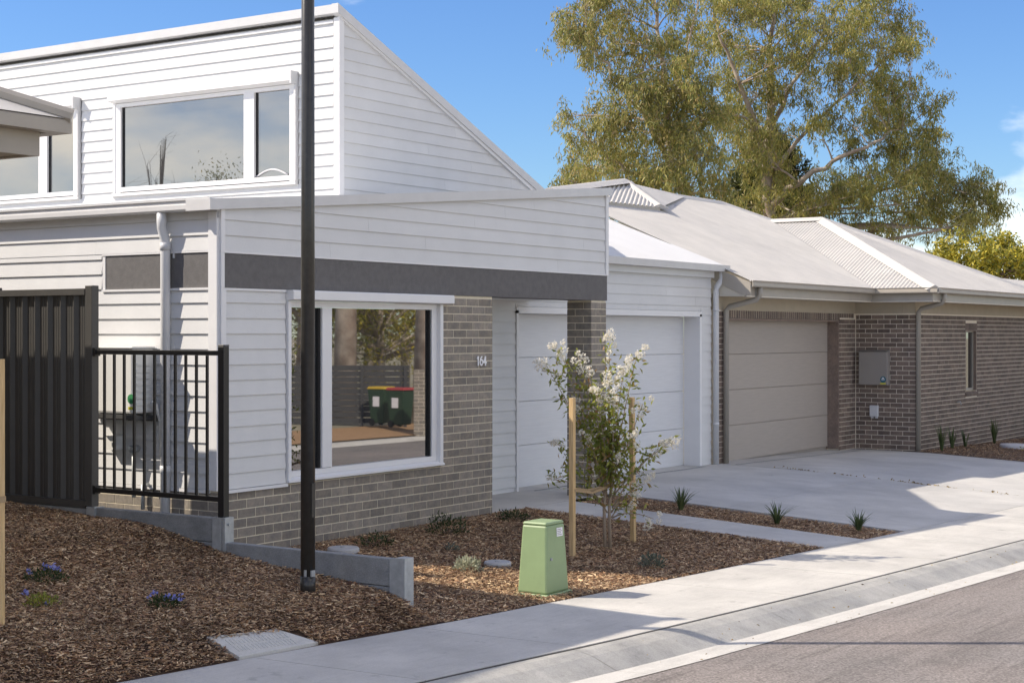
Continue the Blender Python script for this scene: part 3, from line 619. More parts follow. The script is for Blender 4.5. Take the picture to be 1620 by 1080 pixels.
# garage door, downpipes
bd2 = box('garage_door', 12.55, 17.36, BY + .26, BY + .28, -.2, 2.29, 'door_taupe', B)
for i in range(4): box('door_panel', 12.58, 17.34, BY + .222, BY + .262, -.06 + i * .58 - .0, .515 + i * .58, 'door_taupe', bd2, bevel=.006)
MB().box(12.602, 12.63, BY + .01, BY + .25, -.1, 2.26).box(17.28, 17.308, BY + .01, BY + .25, -.1, 2.26).box(12.63, 17.28, BY + .01, BY + .25, 2.232, 2.258).build('door_jamb', 'brick_brown', B)
MB().tube([(12.62, GYe - .06, 2.745), (12.62, GYe - .06, 2.62), (12.60, GYe - .02, 2.55), (12.48, BY - .1, 2.44), (12.45, BY - .06, 2.38), (12.45, BY - .06, -.06)], .045, 16).build('downpipe', 'pipe_taupe', B, True)
MB().tube([(18.05, FY - .06, 2.745), (18.05, FY - .06, 2.64), (18.06, FY - .02, 2.57), (18.10, WY_ - .12, 2.47), (18.11, WY_ - .06, 2.40), (18.11, WY_ - .06, -.2)], .045, 16).build('downpipe', 'pipe_taupe', B, True)
# tap on the wing wall
MB().tube([(20.5, WY_, .67), (20.5, WY_ - .07, .68), (20.5, WY_ - .09, .62)], .012, 8).build('tap', 'galv', B, True)
# things fixed to the return wall
mb_ = thing('meter_box', 'taupe metal meter box on the shaded brick return wall', 'meter box', (18.03, .7, 1.06))
box('cabinet', 17.962, 18.098, .425, .985, 1.06, 1.69, 'meter_paint', mb_, .008); box('door', 17.95, 17.961, .435, .975, 1.07, 1.67, 'meter_paint', mb_, .003); MB().prism([(17.93, .42, 1.692), (18.098, .42, 1.71), (18.098, .42, 1.692)], (0, .57, 0)).build('rain_hood', 'meter_paint', mb_)
dsc = [(17.9465, .505 + .055 * math.cos(2 * math.pi * i / 20), 1.165 + .06 * math.sin(2 * math.pi * i / 20)) for i in range(20)]
em = MB().prism(dsc, (.003, 0, 0)).build('emblem', 'label_blue', mb_); strokes('emblem_mark', [arc(0, .1, .3, .5, 200, -20, 8)], .505, 1.16, .06, em, .016, 17.944, 'x', 'sticker')
box('emblem_strip', 17.946, 17.949, .45, .56, 1.08, 1.105, 'label_yellow', mb_)
wb = thing('service_box', 'small white plastic junction box low on the dark brick return wall', 'junction box', (18.08, .72, .44)); box('housing', 18.03, 18.098, .64, .80, .47, .68, 'plastic_white', wb, .01); MB().box(18.022, 18.029, .65, .79, .48, .665).build('cover', 'plastic_white', wb); MB().box(18.05, 18.09, .655, .70, .44, .469).box(18.05, 18.09, .73, .78, .44, .469).build('conduit', 'plastic_white', wb)

# ------------------------------------------------------------------ NEIGHBOUR on the left (its eave corner enters the picture, its shade covers the mulch)
N = thing('neighbouring_house', 'taupe eave and gutter corner of the house at the far left', 'house', (-6, 4, .3))
nx, ny = -2.18, -.57; nz0 = 3.53
MB().prism([(-11, ny, nz0), (-11, ny - .0, nz0 + .09), (-11, ny + .012, nz0 + .105), (-11, ny + .13, nz0 + .105), (-11, ny + .13, nz0)], (11 + nx, 0, 0)).build('gutter', 'fascia_taupe', N)
MB().prism([(nx, ny + .131, nz0), (nx, ny + .131, nz0 + .105), (nx - .13, ny + .131, nz0 + .105), (nx - .13, ny + .131, nz0)], (0, 10, 0)).build('gutter', 'fascia_taupe', N)
MB().box(-11, nx - .19, ny + .14, ny + .18, nz0 - .18, nz0 + .06).box(nx - .23, nx - .19, ny + .181, 9.5, nz0 - .18, nz0 + .06).build('fascia', 'fascia_taupe', N)
box('soffit', -11, nx - .2, ny + .15, 9.5, nz0 - .165, nz0 - .15, 'tan_wall', N)
nw = box('wall', -10.6, -2.98, .12, 9.4, -.2, nz0 - .168, 'tan_wall', N)
q = .414
mesh('roof', [(-11, ny, nz0 + .11), (nx, ny, nz0 + .11), (nx, 9.5, nz0 + .11), (-11, 9.5, nz0 + .11), (-6.6, ny + 4.4, nz0 + .11 + 4.4 * q), (-6.6, 5.1, nz0 + .11 + 4.4 * q)], [(0, 1, 4), (1, 2, 5, 4), (2, 3, 5), (3, 0, 4, 5)], 'roof_pale', N)
MB().tube([(nx, ny, nz0 + .13), (-6.6, ny + 4.4, nz0 + .13 + 4.4 * q)], .06, 8).build('hip_cap', 'fascia_taupe', N)
N2 = box('upper_storey', -9.5, -3.6, 5.2, 7.9, 3.4, 5.0, 'tan_wall', N)
MB().box(-9.9, -3.2, 4.78, 8.2, 5.0, 5.18).build('upper_roof', 'roof_pale', N)

# ------------------------------------------------------------------ fences and retaining wall (line X = -1)
FXl = -1.0
rw = thing('retaining_wall', 'low grey concrete sleeper retaining wall stepping down beside the mulch', 'retaining wall', (FXl, -1, 0))
def hpost(y, z0, z1, name='steel_post'):
    MB().box(FXl - .055, FXl + .055, y - .05, y - .042, z0, z1).box(FXl - .055, FXl + .055, y + .042, y + .05, z0, z1).box(FXl - .055, FXl - .047, y - .042, y + .042, z0, z1).build(name, 'galv', rw)
for (a, b, z0, z1) in ((.54, 2.7, .31, .51), (.54, 2.7, .09, .305), (-.94, .44, .33, .525), (-.94, .44, .125, .325), (-2.74, -1.04, .13, .335), (-2.74, -1.04, -.08, .125), (2.7, 5, .31, .515), (2.7, 5, .1, .305)):
    box('sleeper', FXl - .035, FXl + .04, a, b, z0, z1, 'sleeper', rw, .006)
hpost(.49, -.1, .53); hpost(-.99, -.1, .535); hpost(2.72, .1, .52)
MB().box(FXl - .06, FXl + .05, -2.80, -2.79, -.2, .345).box(FXl - .06, FXl - .05, -2.79, -2.75, -.2, .345).box(FXl - .06, FXl + .05, -2.89, -2.80, -.2, .35).build('end_post', 'galv', rw)
MB().box(FXl - .052, FXl + .05, -1.075, -1.047, .22, .535).build('post_plate', 'galv', rw)
for z in (.27, .48): MB().tube([(FXl - .01, -1.075, z), (FXl - .01, -1.088, z)], .012, 8).build('bolt', 'galv', rw)
# corrugated metal fence
cf = thing('metal_fence', 'tall charcoal ribbed metal sheet fence at the left', 'fence', (FXl, 2, .5))
box('post', FXl - .04, FXl + .04, .49, .575, .53, 2.425, 'metal_fence', cf, .004)
MB().box(FXl - .045, FXl + .035, .576, 1.752, 2.345, 2.40).build('top_rail', 'metal_fence', cf); MB().box(FXl - .04, FXl + .035, .576, 1.752, .515, .575).build('bottom_rail', 'metal_fence', cf)
PR = [(0, .02), (.006, .02), (.012, -.028), (.026, -.028), (.034, .02), (.075, .02), (.079, .024), (.083, .02), (.105, .02), (.109, .024), (.113, .02), (.1925, .02)]
PRh = [(0, -.014), (.030, .018), (.068, .018), (.072, .022), (.076, .018), (.100, .018), (.104, .022), (.108, .018), (.149, .018), (.155, -.014)]
y = .578
box('post', FXl - .04, FXl + .04, 1.753, 1.835, .3, 2.425, 'metal_fence', cf, .004)
for s in range(1):
    V = []; F = []; nrib = 5
    ys = y
    for r_ in range(7):
        for (d, o_) in PRh: V.append((FXl + o_, ys + .167 - d, 0))
        ys += .167
    # order along y
    V = sorted([(v[0], v[1]) for v in V], key=lambda p: p[1]); n_ = len(V)
    VV = [(a, b, .56) for a, b in V] + [(a, b, 2.36) for a, b in V]
    mesh('fence_sheet', VV, [(i, i + 1, n_ + i + 1, n_ + i) for i in range(n_ - 1)], 'metal_fence', cf); y = ys
# tubular fence
tf = thing('tubular_fence', 'low black tubular steel fence panel beside the house corner', 'fence', (FXl, -.25, .55))
box('post', FXl - .032, FXl + .032, -1.042, -.978, .50, 1.91, 'metal_black', tf, .003)
MB().box(FXl - .034, FXl + .034, -1.044, -.976, 1.911, 1.922).build('post_cap', 'metal_black', tf, bevel=.004)
box('top_rail', FXl - .02, FXl + .02, -.977, .488, 1.835, 1.875, 'metal_black', tf, .002); box('bottom_rail', FXl - .02, FXl + .02, -.977, .488, .655, .695, 'metal_black', tf, .002)
MB().box(FXl - .03, FXl + .03, .46, .487, 1.82, 1.89).box(FXl - .03, FXl + .03, .46, .487, .64, .71).build('bracket', 'metal_black', tf)
bme = None
for i in range(11):
    yy = .375 - i * .1205
    if bme is None: o = box('baluster', FXl - .0095, FXl + .0095, yy - .0095, yy + .0095, .696, 1.834, 'metal_black', tf); bme = o
    else: link(bpy.data.objects.new('baluster', bme.data), tf, (FXl, yy, .696))

# ------------------------------------------------------------------ air conditioner behind the tubular fence
ac = thing('air_conditioner', 'white wall-mounted air conditioner unit behind the black tubular fence', 'air conditioner', (-.25, 1, 1.25))
box('casing', -.30, -.03, .785, 1.58, 1.285, 1.875, 'ac_white', ac, .02); box('top_cover', -.308, -.025, .777, 1.588, 1.876, 1.895, 'ac_white', ac, .005)
for i in range(7): box('side_louvre', -.25, -.09, .777, .7845, 1.36 + i * .06, 1.385 + i * .06, 'ac_white', ac)
MB().tube([(-.3005, .80, 1.42), (-.3035, .80, 1.42)], .045, 16).build('badge', 'label_green', ac); box('badge_strip', -.304, -.3005, .765, .835, 1.325, 1.35, 'label_yellow', ac)
MB().box(-.32, -.06, .78, .82, 1.225, 1.262).box(-.32, -.06, 1.4, 1.44, 1.225, 1.262).box(-.06, -.03, .7, 1.54, 1.21, 1.265).box(-.335, -.29, .70, 1.54, 1.24, 1.275).build('bracket', 'dark_metal', ac)
MB().tube([(-.12, .715, 1.4), (-.1, .69, 1.36), (-.05, .68, 1.2), (-.045, .68, .9)], .018, 8).build('pipe', 'ac_white', ac, True)
ft = MB().tube([(-.03, 1.0, .95), (-.12, 1.0, .95)], .035, 12).tube([(-.08, 1.0, .95), (-.08, 1.0, .5)], .02, 10).tube([(-.03, .86, .62), (-.1, .86, .62), (-.1, .86, .4)], .02, 10).build('water_meter', 'galv', None, True)
props(ft, 'small galvanised water pipe and valve low on the white side wall', 'pipework')
props(MB().box(-.11, -.02, 1.2, 1.38, .93, 1.06).build('outlet_box', 'ac_white', None), 'small white power isolator box below the air conditioner', 'isolator')

# ------------------------------------------------------------------ street lamp
px_, py_ = -1.53, -2.36; pz = hl(px_, py_)
lp = thing('street_lamp', 'black steel street lamp post standing in the mulch', 'street lamp', (px_, py_, pz))
MB().tube([(px_, py_, pz - .1), (px_, py_, 3), (px_, py_, 7.6)], [.054, .050, .042], 24).build('pole', 'pole_paint', lp, True)
MB().tube([(px_, py_, 7.55), (px_ + .05, py_ - .25, 7.8), (px_ + .1, py_ - .6, 7.86)], [.035, .03, .03], 10).build('arm', 'pole_paint', lp, True)
MB().box(px_ + .0, px_ + .2, py_ - 1.1, py_ - .55, 7.84, 7.92).build('lamp_head', 'pole_paint', lp, bevel=.02)
MB().tube([(px_, py_, pz - .02), (px_, py_, pz + .12)], .0565, 20).build('base_sleeve', 'pole_paint', lp, True)
MB().box(px_ - .02, px_ + .02, py_ - .056, py_ - .046, pz + .55, pz + .80).build('access_door', 'pole_paint', lp, bevel=.002)
box('worn_patch', px_ - .058, px_ - .05, py_ - .03, py_ - .012, pz + .12, pz + .17, 'galv', lp); box('worn_patch', px_ - .03, px_ + .01, py_ - .062, py_ - .050, pz + .12, pz + .165, 'galv', lp)

# ------------------------------------------------------------------ green service cabinet
gx, gy = .665, -3.01; gz = hr(gx, gy) - .01
gc_ = thing('service_pillar', 'tapered pale green electricity pillar at the footpath edge', 'service pillar', (gx, gy, gz))
def frus(x, y, z0, z1, a0, b0, a1, b1): return MB().hexa([(x - a0, y - b0, z0), (x + a0, y - b0, z0), (x + a0, y + b0, z0), (x - a0, y + b0, z0)], [(x - a1, y - b1, z1), (x + a1, y - b1, z1), (x + a1, y + b1, z1), (x - a1, y + b1, z1)])
frus(gx, gy, gz - .02, gz + .022, .20, .165, .195, .16).build('base_flange', 'cabinet_green', gc_, bevel=.008)
frus(gx, gy, gz + .023, gz + .575, .175, .142, .138, .118).build('body', 'cabinet_green', gc_, bevel=.016)
frus(gx, gy, gz + .576, gz + .60, .140, .12, .132, .112).build('lid', 'cabinet_green', gc_, bevel=.012)
sk = .0 - (.024 / .552); yl = lambda z: gy - (.142 - (.024 / .552) * (z - gz - .023)) - .0035
zl0, zl1 = gz + .475, gz + .545
st = MB().hexa([(gx + .01, yl(zl0), zl0), (gx + .10, yl(zl0), zl0), (gx + .10, yl(zl0) + .002, zl0), (gx + .01, yl(zl0) + .002, zl0)], [(gx + .01, yl(zl1), zl1), (gx + .10, yl(zl1), zl1), (gx + .10, yl(zl1) + .002, zl1), (gx + .01, yl(zl1) + .002, zl1)]).build('sticker', 'sticker', gc_)

for i in range(4): zz = zl1 - .012 - i * .014; MB().box(gx + .018, gx + (.09 if i % 2 else .075), yl(zz) - .0012, yl(zz) - .0002, zz - .0035, zz).build('print_line', 'ink', st)
MB().tube([(gx - .09, yl(gz + .3) + .004, gz + .3), (gx - .09, yl(gz + .3) - .006, gz + .3)], .012, 12).build('lock', 'galv', gc_)
# ------------------------------------------------------------------ pits, lids, drains, pad
def lid(x, y, z, r, label, mat='lid_grey', h=.045):
    t = thing('inspection_lid', label, 'pit lid', (x, y, z)); 
    MB().tube([(x, y, z - .05), (x, y, z + h * .7), (x, y, z + h)], [r, r, r * .93], 24).build('cover', mat, t, False); MB().tube([(x, y, z + h + .001), (x, y, z + h + .008)], [r * .2, r * .18], 14).build('knob', mat, t)
lid(1.53, -1.97, hr(1.5, -2) - .01, .125, 'round grey inspection lid in the mulch beside the pale green pillar')
lid(1.08, -.54, hr(1.1, -.5) + .0, .15, 'round pale inspection lid behind the low retaining wall near the lamp post')
lid(21.4, -.9, hr(21.4, -.9), .27, 'round white inspection lid in the garden bed under the slim window', 'plastic_white', .08)
for (a, b, yy, lab) in ((6.75, 11.55, .98, 'black slot drain across the front of the white garage door'), (12.3, 17.62, .80, 'black slot drain across the front of the taupe garage door')):
    t = thing('slot_drain', lab, 'drain', ((a + b) / 2, yy, -.03)); n_ = 8; V = []
    for i in range(n_ + 1):
        xx = a + (b - a) * i / n_
        for d in (-.022, .022): V.append((xx, yy + d, hr(xx, yy) + .004))
    mesh('grate', V, [(2 * i, 2 * i + 2, 2 * i + 3, 2 * i + 1) for i in range(n_)], 'rubber', t)
    MB().prism([(a, yy - .03, hr(a, yy) + .003), (b, yy - .03, hr(b, yy) + .003), (b, yy - .022, hr(b, yy) + .006), (a, yy - .022, hr(a, yy) + .006)], (0, 0, .002)).build('edge_strip', 'galv', t)
pd = thing('paver_pad', 'grooved pale concrete pad set beside the footpath in the mulch', 'paving pad', (-2.5, -2.9, -.06))
pc_ = [(-2.92, -2.70), (-2.36, -2.80), (-2.18, -3.012), (-2.87, -2.94)]
MB().hexa([(a, b, -.2) for a, b in pc_[::-1]], [(a, b, hl(a, b) + .010) for a, b in pc_[::-1]]).build('slab', 'concrete', pd)
gmb = MB()
for i in range(17):
    f_ = .12 + .8 * i / 17; xx = -2.9 + .62 * f_; y0 = -2.71 - .10 * f_ - .02; 
    for j in range(2): (lambda ya, yb: gmb.hexa([(xx, ya, hl(xx, ya)), (xx + .009, ya, hl(xx, ya)), (xx + .009, yb, hl(xx, yb)), (xx, yb, hl(xx, yb))], [(xx, ya, hl(xx, ya) + .0135), (xx + .009, ya, hl(xx, ya) + .0135), (xx + .009, yb, hl(xx, yb) + .0135), (xx, yb, hl(xx, yb) + .0135)]))(y0 - .04 - j * .07 - .045, y0 - .03 - j * .07)
gmb.build('groove_strips', 'concrete', pd)

# ------------------------------------------------------------------ mulch chips
def chips(name, pts, zfun, smin, smax, seedless=None):
    n = len(pts); L = smin + (smax - smin) * rng.uniform(0, 1, n) ** 1.8; L[rng.uniform(0, 1, n) < .012] *= 1.9; Wd = L * rng.uniform(.16, .38, n); th = rng.uniform(0, 2 * np.pi, n); tilt = rng.normal(0, .20, n); roll = rng.normal(0, .32, n)
    z = np.array([zfun(p[0], p[1]) for p in pts]) + rng.uniform(.0, .022, n)
    c, s = np.cos(th), np.sin(th); ax = np.stack([c * np.cos(tilt), s * np.cos(tilt), np.sin(tilt)], 1); bx = np.stack([-s * np.cos(roll), c * np.cos(roll), np.sin(roll)], 1)
    P = np.stack([pts[:, 0], pts[:, 1], z], 1); V = np.empty((n, 4, 3)); sh = rng.uniform(-.25, .25, n)
    for k, (a, b) in enumerate(((-.5, -.5), (.5, -.35), (.5, .35), (-.5, .5))):
        V[:, k] = P + ax * ((a + sh * b) * L)[:, None] + bx * (b * Wd)[:, None]
    F = (np.arange(n) * 4)[:, None] + np.array([0, 1, 2, 3])
    return V.reshape(-1, 3), F
def scatter(n, x0, x1, test, y0=None, y1=None):
    P = []
    while sum(map(len, P)) < n:
        q = np.stack([rng.uniform(x0, x1, n), rng.uniform(y0, y1, n)], 1); P.append(q[test(q[:, 0], q[:, 1])])
    return np.concatenate(P)[:n]
INX, INY = np.array([p[0] for p in INN]), np.array([p[1] for p in INN])
yfv = lambda x: np.interp(x, INX, INY)
padm = lambda x, y: ~((x > -2.90) & (x < -2.2) & (y < -2.73 - .18 * (x + 2.92)) & (y > -3.1))
pl_ = scatter(330000, -5.2, -1.04, lambda x, y: (y > yfv(x) + .005) & padm(x, y) & (y < 2.9 + 0 * x), -3.3, 2.0)
pr_2 = scatter(165000, -.95, 5.045, lambda x, y: (y > yfv(x) + .005) & (y < -.01), -3.8, 0)
ps_ = scatter(28000, 6.01, 7.05, lambda x, y: (y > yfv(x) + .01) & (y < -.1), -3.9, 0)
pb_ = scatter(30000, 18.05, 26, lambda x, y: (y > yfv(x) + .01) & (y < -.08), -2.6, 0)
for nm_, P_, zz_, lab in (('mulch_chips', pl_, lambda x, y: hl(x, y), 'brown bark mulch on the raised bed left of the retaining wall'), ('mulch_chips', pr_2, lambda x, y: hr(x, y) - .006, 'bark mulch in the garden bed below the large front window'),
                          ('mulch_chips', ps_, lambda x, y: hr(x, y) - .028, 'bark mulch strip between the garden path and the driveway'), ('mulch_chips', pb_, lambda x, y: hr(x, y), 'dark bark mulch along the base of the brick wing')):
    V, F = chips(nm_, P_, zz_, .012, .044); props(bigmesh(nm_, V, F, 'mulch_chip'), lab, 'mulch', kind='stuff')

# ------------------------------------------------------------------ plants
def leafcloud(P, L, Wd, D, mat, name, parent, droop=0., fold=.12):
    """one pointed leaf quad pair per point; D = direction vectors (n,3)"""
    n = len(P); D = D / np.linalg.norm(D, axis=1)[:, None]; r = rng.normal(size=(n, 3)); S_ = np.cross(D, r); S_ /= np.linalg.norm(S_, axis=1)[:, None]; N_ = np.cross(D, S_)
    L = np.broadcast_to(L, n); Wd = np.broadcast_to(Wd, n); V = np.empty((n, 4, 3))
    V[:, 0] = P; V[:, 1] = P + D * (L * .45)[:, None] + S_ * (Wd / 2)[:, None] + N_ * (L * fold)[:, None]; V[:, 2] = P + D * L[:, None] - np.array([0, 0, 1]) * (L * droop)[:, None]; V[:, 3] = P + D * (L * .45)[:, None] - S_ * (Wd / 2)[:, None] + N_ * (L * fold)[:, None]
    F = (np.arange(n) * 4)[:, None] + np.array([0, 1, 2, 3]); return bigmesh(name, V.reshape(-1, 3), F, mat, parent)
def grass_clump(x, y, z, h, n, label, mat='strap_leaf', spread=.9, group=None, name='strappy_plant', w=.011):
    t = thing(name, label, 'plant', (x, y, z), group); V = []; F = []
    for i in range(n):
        a = random.uniform(0, 2 * math.pi); L = h * random.uniform(.6, 1.15); s0 = random.uniform(.12, spread); w_ = w * random.uniform(.7, 1.2); b = len(V); pts = []
        for k in range(5):
            f_ = k / 4; rr = s0 * L * f_ ** 1.6; zz = L * (f_ - .35 * s0 * f_ ** 2.2); pts.append((x + math.cos(a) * (rr + .02), y + math.sin(a) * (rr + .02), z + zz))
        for k, p in enumerate(pts):
            ww = w_ * (1 - (k / 4) ** 2 * .92); V += [(p[0] - math.sin(a) * ww, p[1] + math.cos(a) * ww, p[2]), (p[0] + math.sin(a) * ww, p[1] - math.cos(a) * ww, p[2])]
        F += [(b + 2 * k, b + 2 * k + 1, b + 2 * k + 3, b + 2 * k + 2) for k in range(4)]
    mesh('leaves', V, F, mat, t); return t
def shrub(x, y, z, rx, rz, n, label, mat, name='small_shrub', leaf=.035, flowers=None, stems=5):
    t = thing(name, label, 'plant', (x, y, z)); d = rng.normal(size=(n, 3)); d /= np.linalg.norm(d, axis=1)[:, None]; d[:, 2] = np.abs(d[:, 2]); r = rng.uniform(.25, 1, n) ** .6 * rng.uniform(.8, 1.1, n)
    P = np.array([x, y, z]) + d * r[:, None] * np.array([rx, rx, rz]); D = d + rng.normal(0, .5, (n, 3)) + np.array([0, 0, .35]); leafcloud(P, rng.uniform(.7, 1.3, n) * leaf, leaf * .42, D, mat, 'foliage', t)
    mb = MB()
    for i in range(stems):
        q = P[i * (n // stems)]; mb.tube([(x, y, z - .02), tuple((np.array([x, y, z]) + q) / 2 + np.array([0, 0, .01])), tuple(q)], [.006, .004, .002], 5)
    mb.build('stems', 'bark_twig', t)
    for (fx, fz, m_) in flowers or ():
        k = 10; c = np.array([x + fx * math.sin(R(33.5)), y - fx * math.cos(R(33.5)), z + fz]); dd = rng.normal(size=(k, 3)); dd[:, 2] = np.abs(dd[:, 2]) + .2
        leafcloud(np.repeat(c[None], k, 0) + rng.normal(0, .012, (k, 3)), .028, .024, dd, m_, 'flower', t)
    return t
grass_clump(6.5, -1.25, hr(6.5, -1.25) - .02, .30, 46, 'strappy green clump in the planting strip nearest the porch pillar', group='strappy clumps in the planting strip')
grass_clump(6.42, -2.52, hr(6.4, -2.5) - .02, .27, 42, 'strappy green clump midway along the planting strip', group='strappy clumps in the planting strip')
grass_clump(6.72, -3.38, hr(6.7, -3.4) - .02, .26, 42, 'strappy green clump at the footpath end of the planting strip', group='strappy clumps in the planting strip')
shrub(2.75, -.52, hr(2.7, -.5), .24, .22, 420, 'low dark green shrub against the grey brick base below the house window', 'dark_leaf')
shrub(4.05, -.48, hr(4, -.5), .2, .13, 260, 'low dark green shrub beside the porch corner of the brick wall', 'dark_leaf')
shrub(1.62, -.5, hr(1.6, -.5), .2, .12, 200, 'low dark green groundcover beside the pale inspection lid', 'dark_leaf')
shrub(1.10, -1.94, hr(1.1, -1.94), .13, .13, 260, 'silvery white cushion shrub in the sunlit mulch', 'silver_leaf', leaf=.04)
shrub(2.52, -3.02, hr(2.5, -3), .13, .13, 240, 'grey green cushion shrub near the footpath edge', 'greygreen_leaf', leaf=.035)
shrub(1.9, -1.2, hr(1.9, -1.2), .09, .06, 70, 'tiny withered grey shrub in the shaded mulch', 'greygreen_leaf', leaf=.03)
shrub(-2.80, -1.0, hl(-2.8, -1.0), .16, .10, 300, 'blue flowered groundcover nearest the metal fence', 'dark_leaf', 'flowering_groundcover', .03, [(-.12, .06, 'petal_blue'), (.05, .11, 'petal_blue'), (.10, .09, 'petal_blue'), (.0, .10, 'petal_blue')])
shrub(-3.30, -1.56, hl(-3.3, -1.56), .12, .085, 220, 'blue flowered groundcover with yellowish leaves beside the timber stake', 'myrtle_leaf', 'flowering_groundcover', .03, [(-.11, .08, 'petal_blue'), (.03, .02, 'petal_blue')])
shrub(-2.68, -2.08, hl(-2.68, -2.08), .12, .09, 240, 'blue flowered groundcover nearest the lamp post', 'dark_leaf', 'flowering_groundcover', .03, [(-.09, .08, 'petal_blue'), (.01, .06, 'petal_blue'), (.06, .06, 'petal_blue'), (.11, .06, 'petal_blue')])
for i, (x, y, h_, lab) in enumerate(((18.85, -.3, .5, 'upright green plant by the brown downpipe at the brick wing'), (19.7, -.22, .4, 'thin dark plant second along from the brown downpipe'), (20.5, -.22, .36, 'thin dark plant below the wall tap of the brick wing'), (22.3, -.25, .5, 'upright green plant under the slim brick wing window'), (24.6, -.28, .5, 'upright green plant behind the white inspection lid'), (25.4, -.28, .45, 'upright green plant farthest right along the brick wing'))):
    grass_clump(x, y, hr(x, y), h_, 26, lab, 'strap_leaf', .3, 'plants along the brick wing', 'upright_plant', .016)
shrub(20.9, -1.5, hr(20.9, -1.5), .35, .12, 160, 'low olive groundcover in front of the white inspection lid', 'myrtle_leaf', leaf=.06)

# stakes and the young flowering tree
def stake(x, y, z, h, label, lean=(0, 0)):
    t = thing('timber_stake', label, 'stake', (x, y, z)); a = .024; top = (x + lean[0], y + lean[1])
    MB().hexa([(x - a, y - a, z - .1), (x + a, y - a, z - .1), (x + a, y + a, z - .1), (x - a, y + a, z - .1)], [(top[0] - a, top[1] - a, z + h), (top[0] + a, top[1] - a, z + h), (top[0] + a, top[1] + a, z + h), (top[0] - a, top[1] + a, z + h)]).build('post', 'timber', t, bevel=.003)
    return t
tx, ty = 3.18, -2.16; tz = hr(tx, ty)
stake(2.47, -2.19, hr(2.47, -2.19), 1.50, 'pale timber stake left of the young flowering tree')
stake(3.76, -2.13, hr(3.76, -2.13), 1.47, 'pale timber stake right of the young flowering tree', (-.03, 0))
s3 = stake(-3.86, -1.83, hl(-3.86, -1.83), 1.68, 'pale timber stake cut by the left edge of the picture')
MB().box(-3.888, -3.832, -1.858, -1.802, hl(-3.86, -1.83) + .78, hl(-3.86, -1.83) + .82).build('strap', 'hessian', s3)
tr = thing('flowering_tree', 'young crepe myrtle tree with white flower heads tied between timber stakes', 'tree', (tx, ty, tz))
trunk = MB(); Lp, Ld = [], []; FL = []
RT = np.array([math.sin(R(33.5)), -math.cos(R(33.5)), 0]); BK = np.array([math.cos(R(33.5)), math.sin(R(33.5)), 0])
def br(r0, z0, r1, z1, d1, rad, leaves=40, flower=0, d0=0., sway=.1):
    p0 = np.array([tx, ty, tz + z0]) + RT * r0 + BK * d0; p3 = np.array([tx, ty, tz + z1]) + RT * r1 + BK * d1
    p1 = p0 + (p3 - p0) * .4 + np.array([0, 0, sway]); pts = [p0 * (1 - t) ** 2 + 2 * p1 * t * (1 - t) + p3 * t * t for t in np.linspace(0, 1, 7)]
    trunk.tube([tuple(p) for p in pts], [rad * (1 - .7 * i / 6) for i in range(7)], 6)
    for i in range(int(leaves * 1.55)):
        t = random.uniform(.22, 1.); q = p0 * (1 - t) ** 2 + 2 * p1 * t * (1 - t) + p3 * t * t; dv = rng.normal(size=3); dv[2] += .1; Lp.append(q + rng.normal(0, .045, 3)); Ld.append(dv)
    if flower: FL.append((p3, flower))
for (r0, r1, z1) in ((-.02, .0, .75), (.03, .06, .8)): trunk.tube([tuple(np.array([tx, ty, tz - .05]) + RT * r0), tuple(np.array([tx, ty, tz + .4]) + RT * (r0 - .01)), tuple(np.array([tx, ty, tz + z1]) + RT * r1)], [.018, .015, .012], 8)
BRS = [(-.02, .55, -.46, 1.95, .1, 90, 1.3), (0, .6, -.60, 1.80, -.1, 70, 1.2), (0, .7, -.28, 1.88, .15, 60, .8), (.02, .7, .02, 2.02, 0, 80, 1.2), (.03, .6, .30, 1.90, .1, 70, 1.3), (.03, .7, .16, 1.80, -.15, 60, 1.0), (.02, .65, -.12, 1.55, -.2, 80, .9), (.05, .6, .05, 1.5, -.25, 90, .9),
       (-.0, .5, -.52, 1.05, .1, 50, .5), (-.02, .4, -.56, .72, -.1, 40, .35), (-.02, .4, -.45, .80, .2, 36, 0), (.05, .4, .50, .98, .0, 40, .8), (.04, .35, .36, .65, -.12, 26, 1.0), (.05, .3, .45, .30, -.1, 12, .8), (.06, .5, .36, 1.42, .1, 60, .8), (.04, .6, .22, 1.1, -.2, 60, .8), (0, .5, -.2, 1.1, -.22, 70, .5), (0, .5, -.1, 1.3, .2, 70, .4), (.03, .5, .12, 1.25, .0, 90, 0), (-.02, .5, -.32, 1.4, .0, 70, .9), (.04, .3, .25, .4, .1, 14, .6), (0, .35, -.2, .55, -.1, 12, 0), (.02, .6, .0, 1.7, -.1, 90, .7), (.0, .6, -.18, 1.72, .05, 70, .7), (.05, .5, .62, 1.06, -.1, 44, .9), (.03, .5, .1, .9, -.2, 70, .4)]
for (r0, z0, r1, z1, d1, nl, fl) in BRS: br(r0, z0, r1, z1, d1, .009, nl, fl)
trunk.build('trunk', 'bark_pale', tr, True)
nL = len(Lp); leafcloud(np.array(Lp), rng.uniform(.045, .085, nL), .026, np.array(Ld), 'myrtle_leaf', 'leaves', tr)
FP, FD = [], []
for (p, s_f) in FL:
    out = (p - np.array([tx, ty, p[2]])); out[2] = 0; ax = out * 1.3 + np.array([0, 0, .45]); ax /= np.linalg.norm(ax)
    for b in range(max(2, int(8 * s_f))):
        t = random.uniform(-.6, .45); c = p + ax * t * .24 * s_f + rng.normal(0, .032, 3) * (1 if t < .2 else .6); rb = random.uniform(.018, .036)
        for i in range(34):
            d = rng.normal(size=3); d /= np.linalg.norm(d); FP.append(c + d * rb * random.uniform(.5, 1)); FD.append(d + rng.normal(0, .4, 3))
leafcloud(np.array(FP), rng.uniform(.012, .024, len(FP)), .02, np.array(FD), 'petal_white', 'blossom', tr, fold=.2)
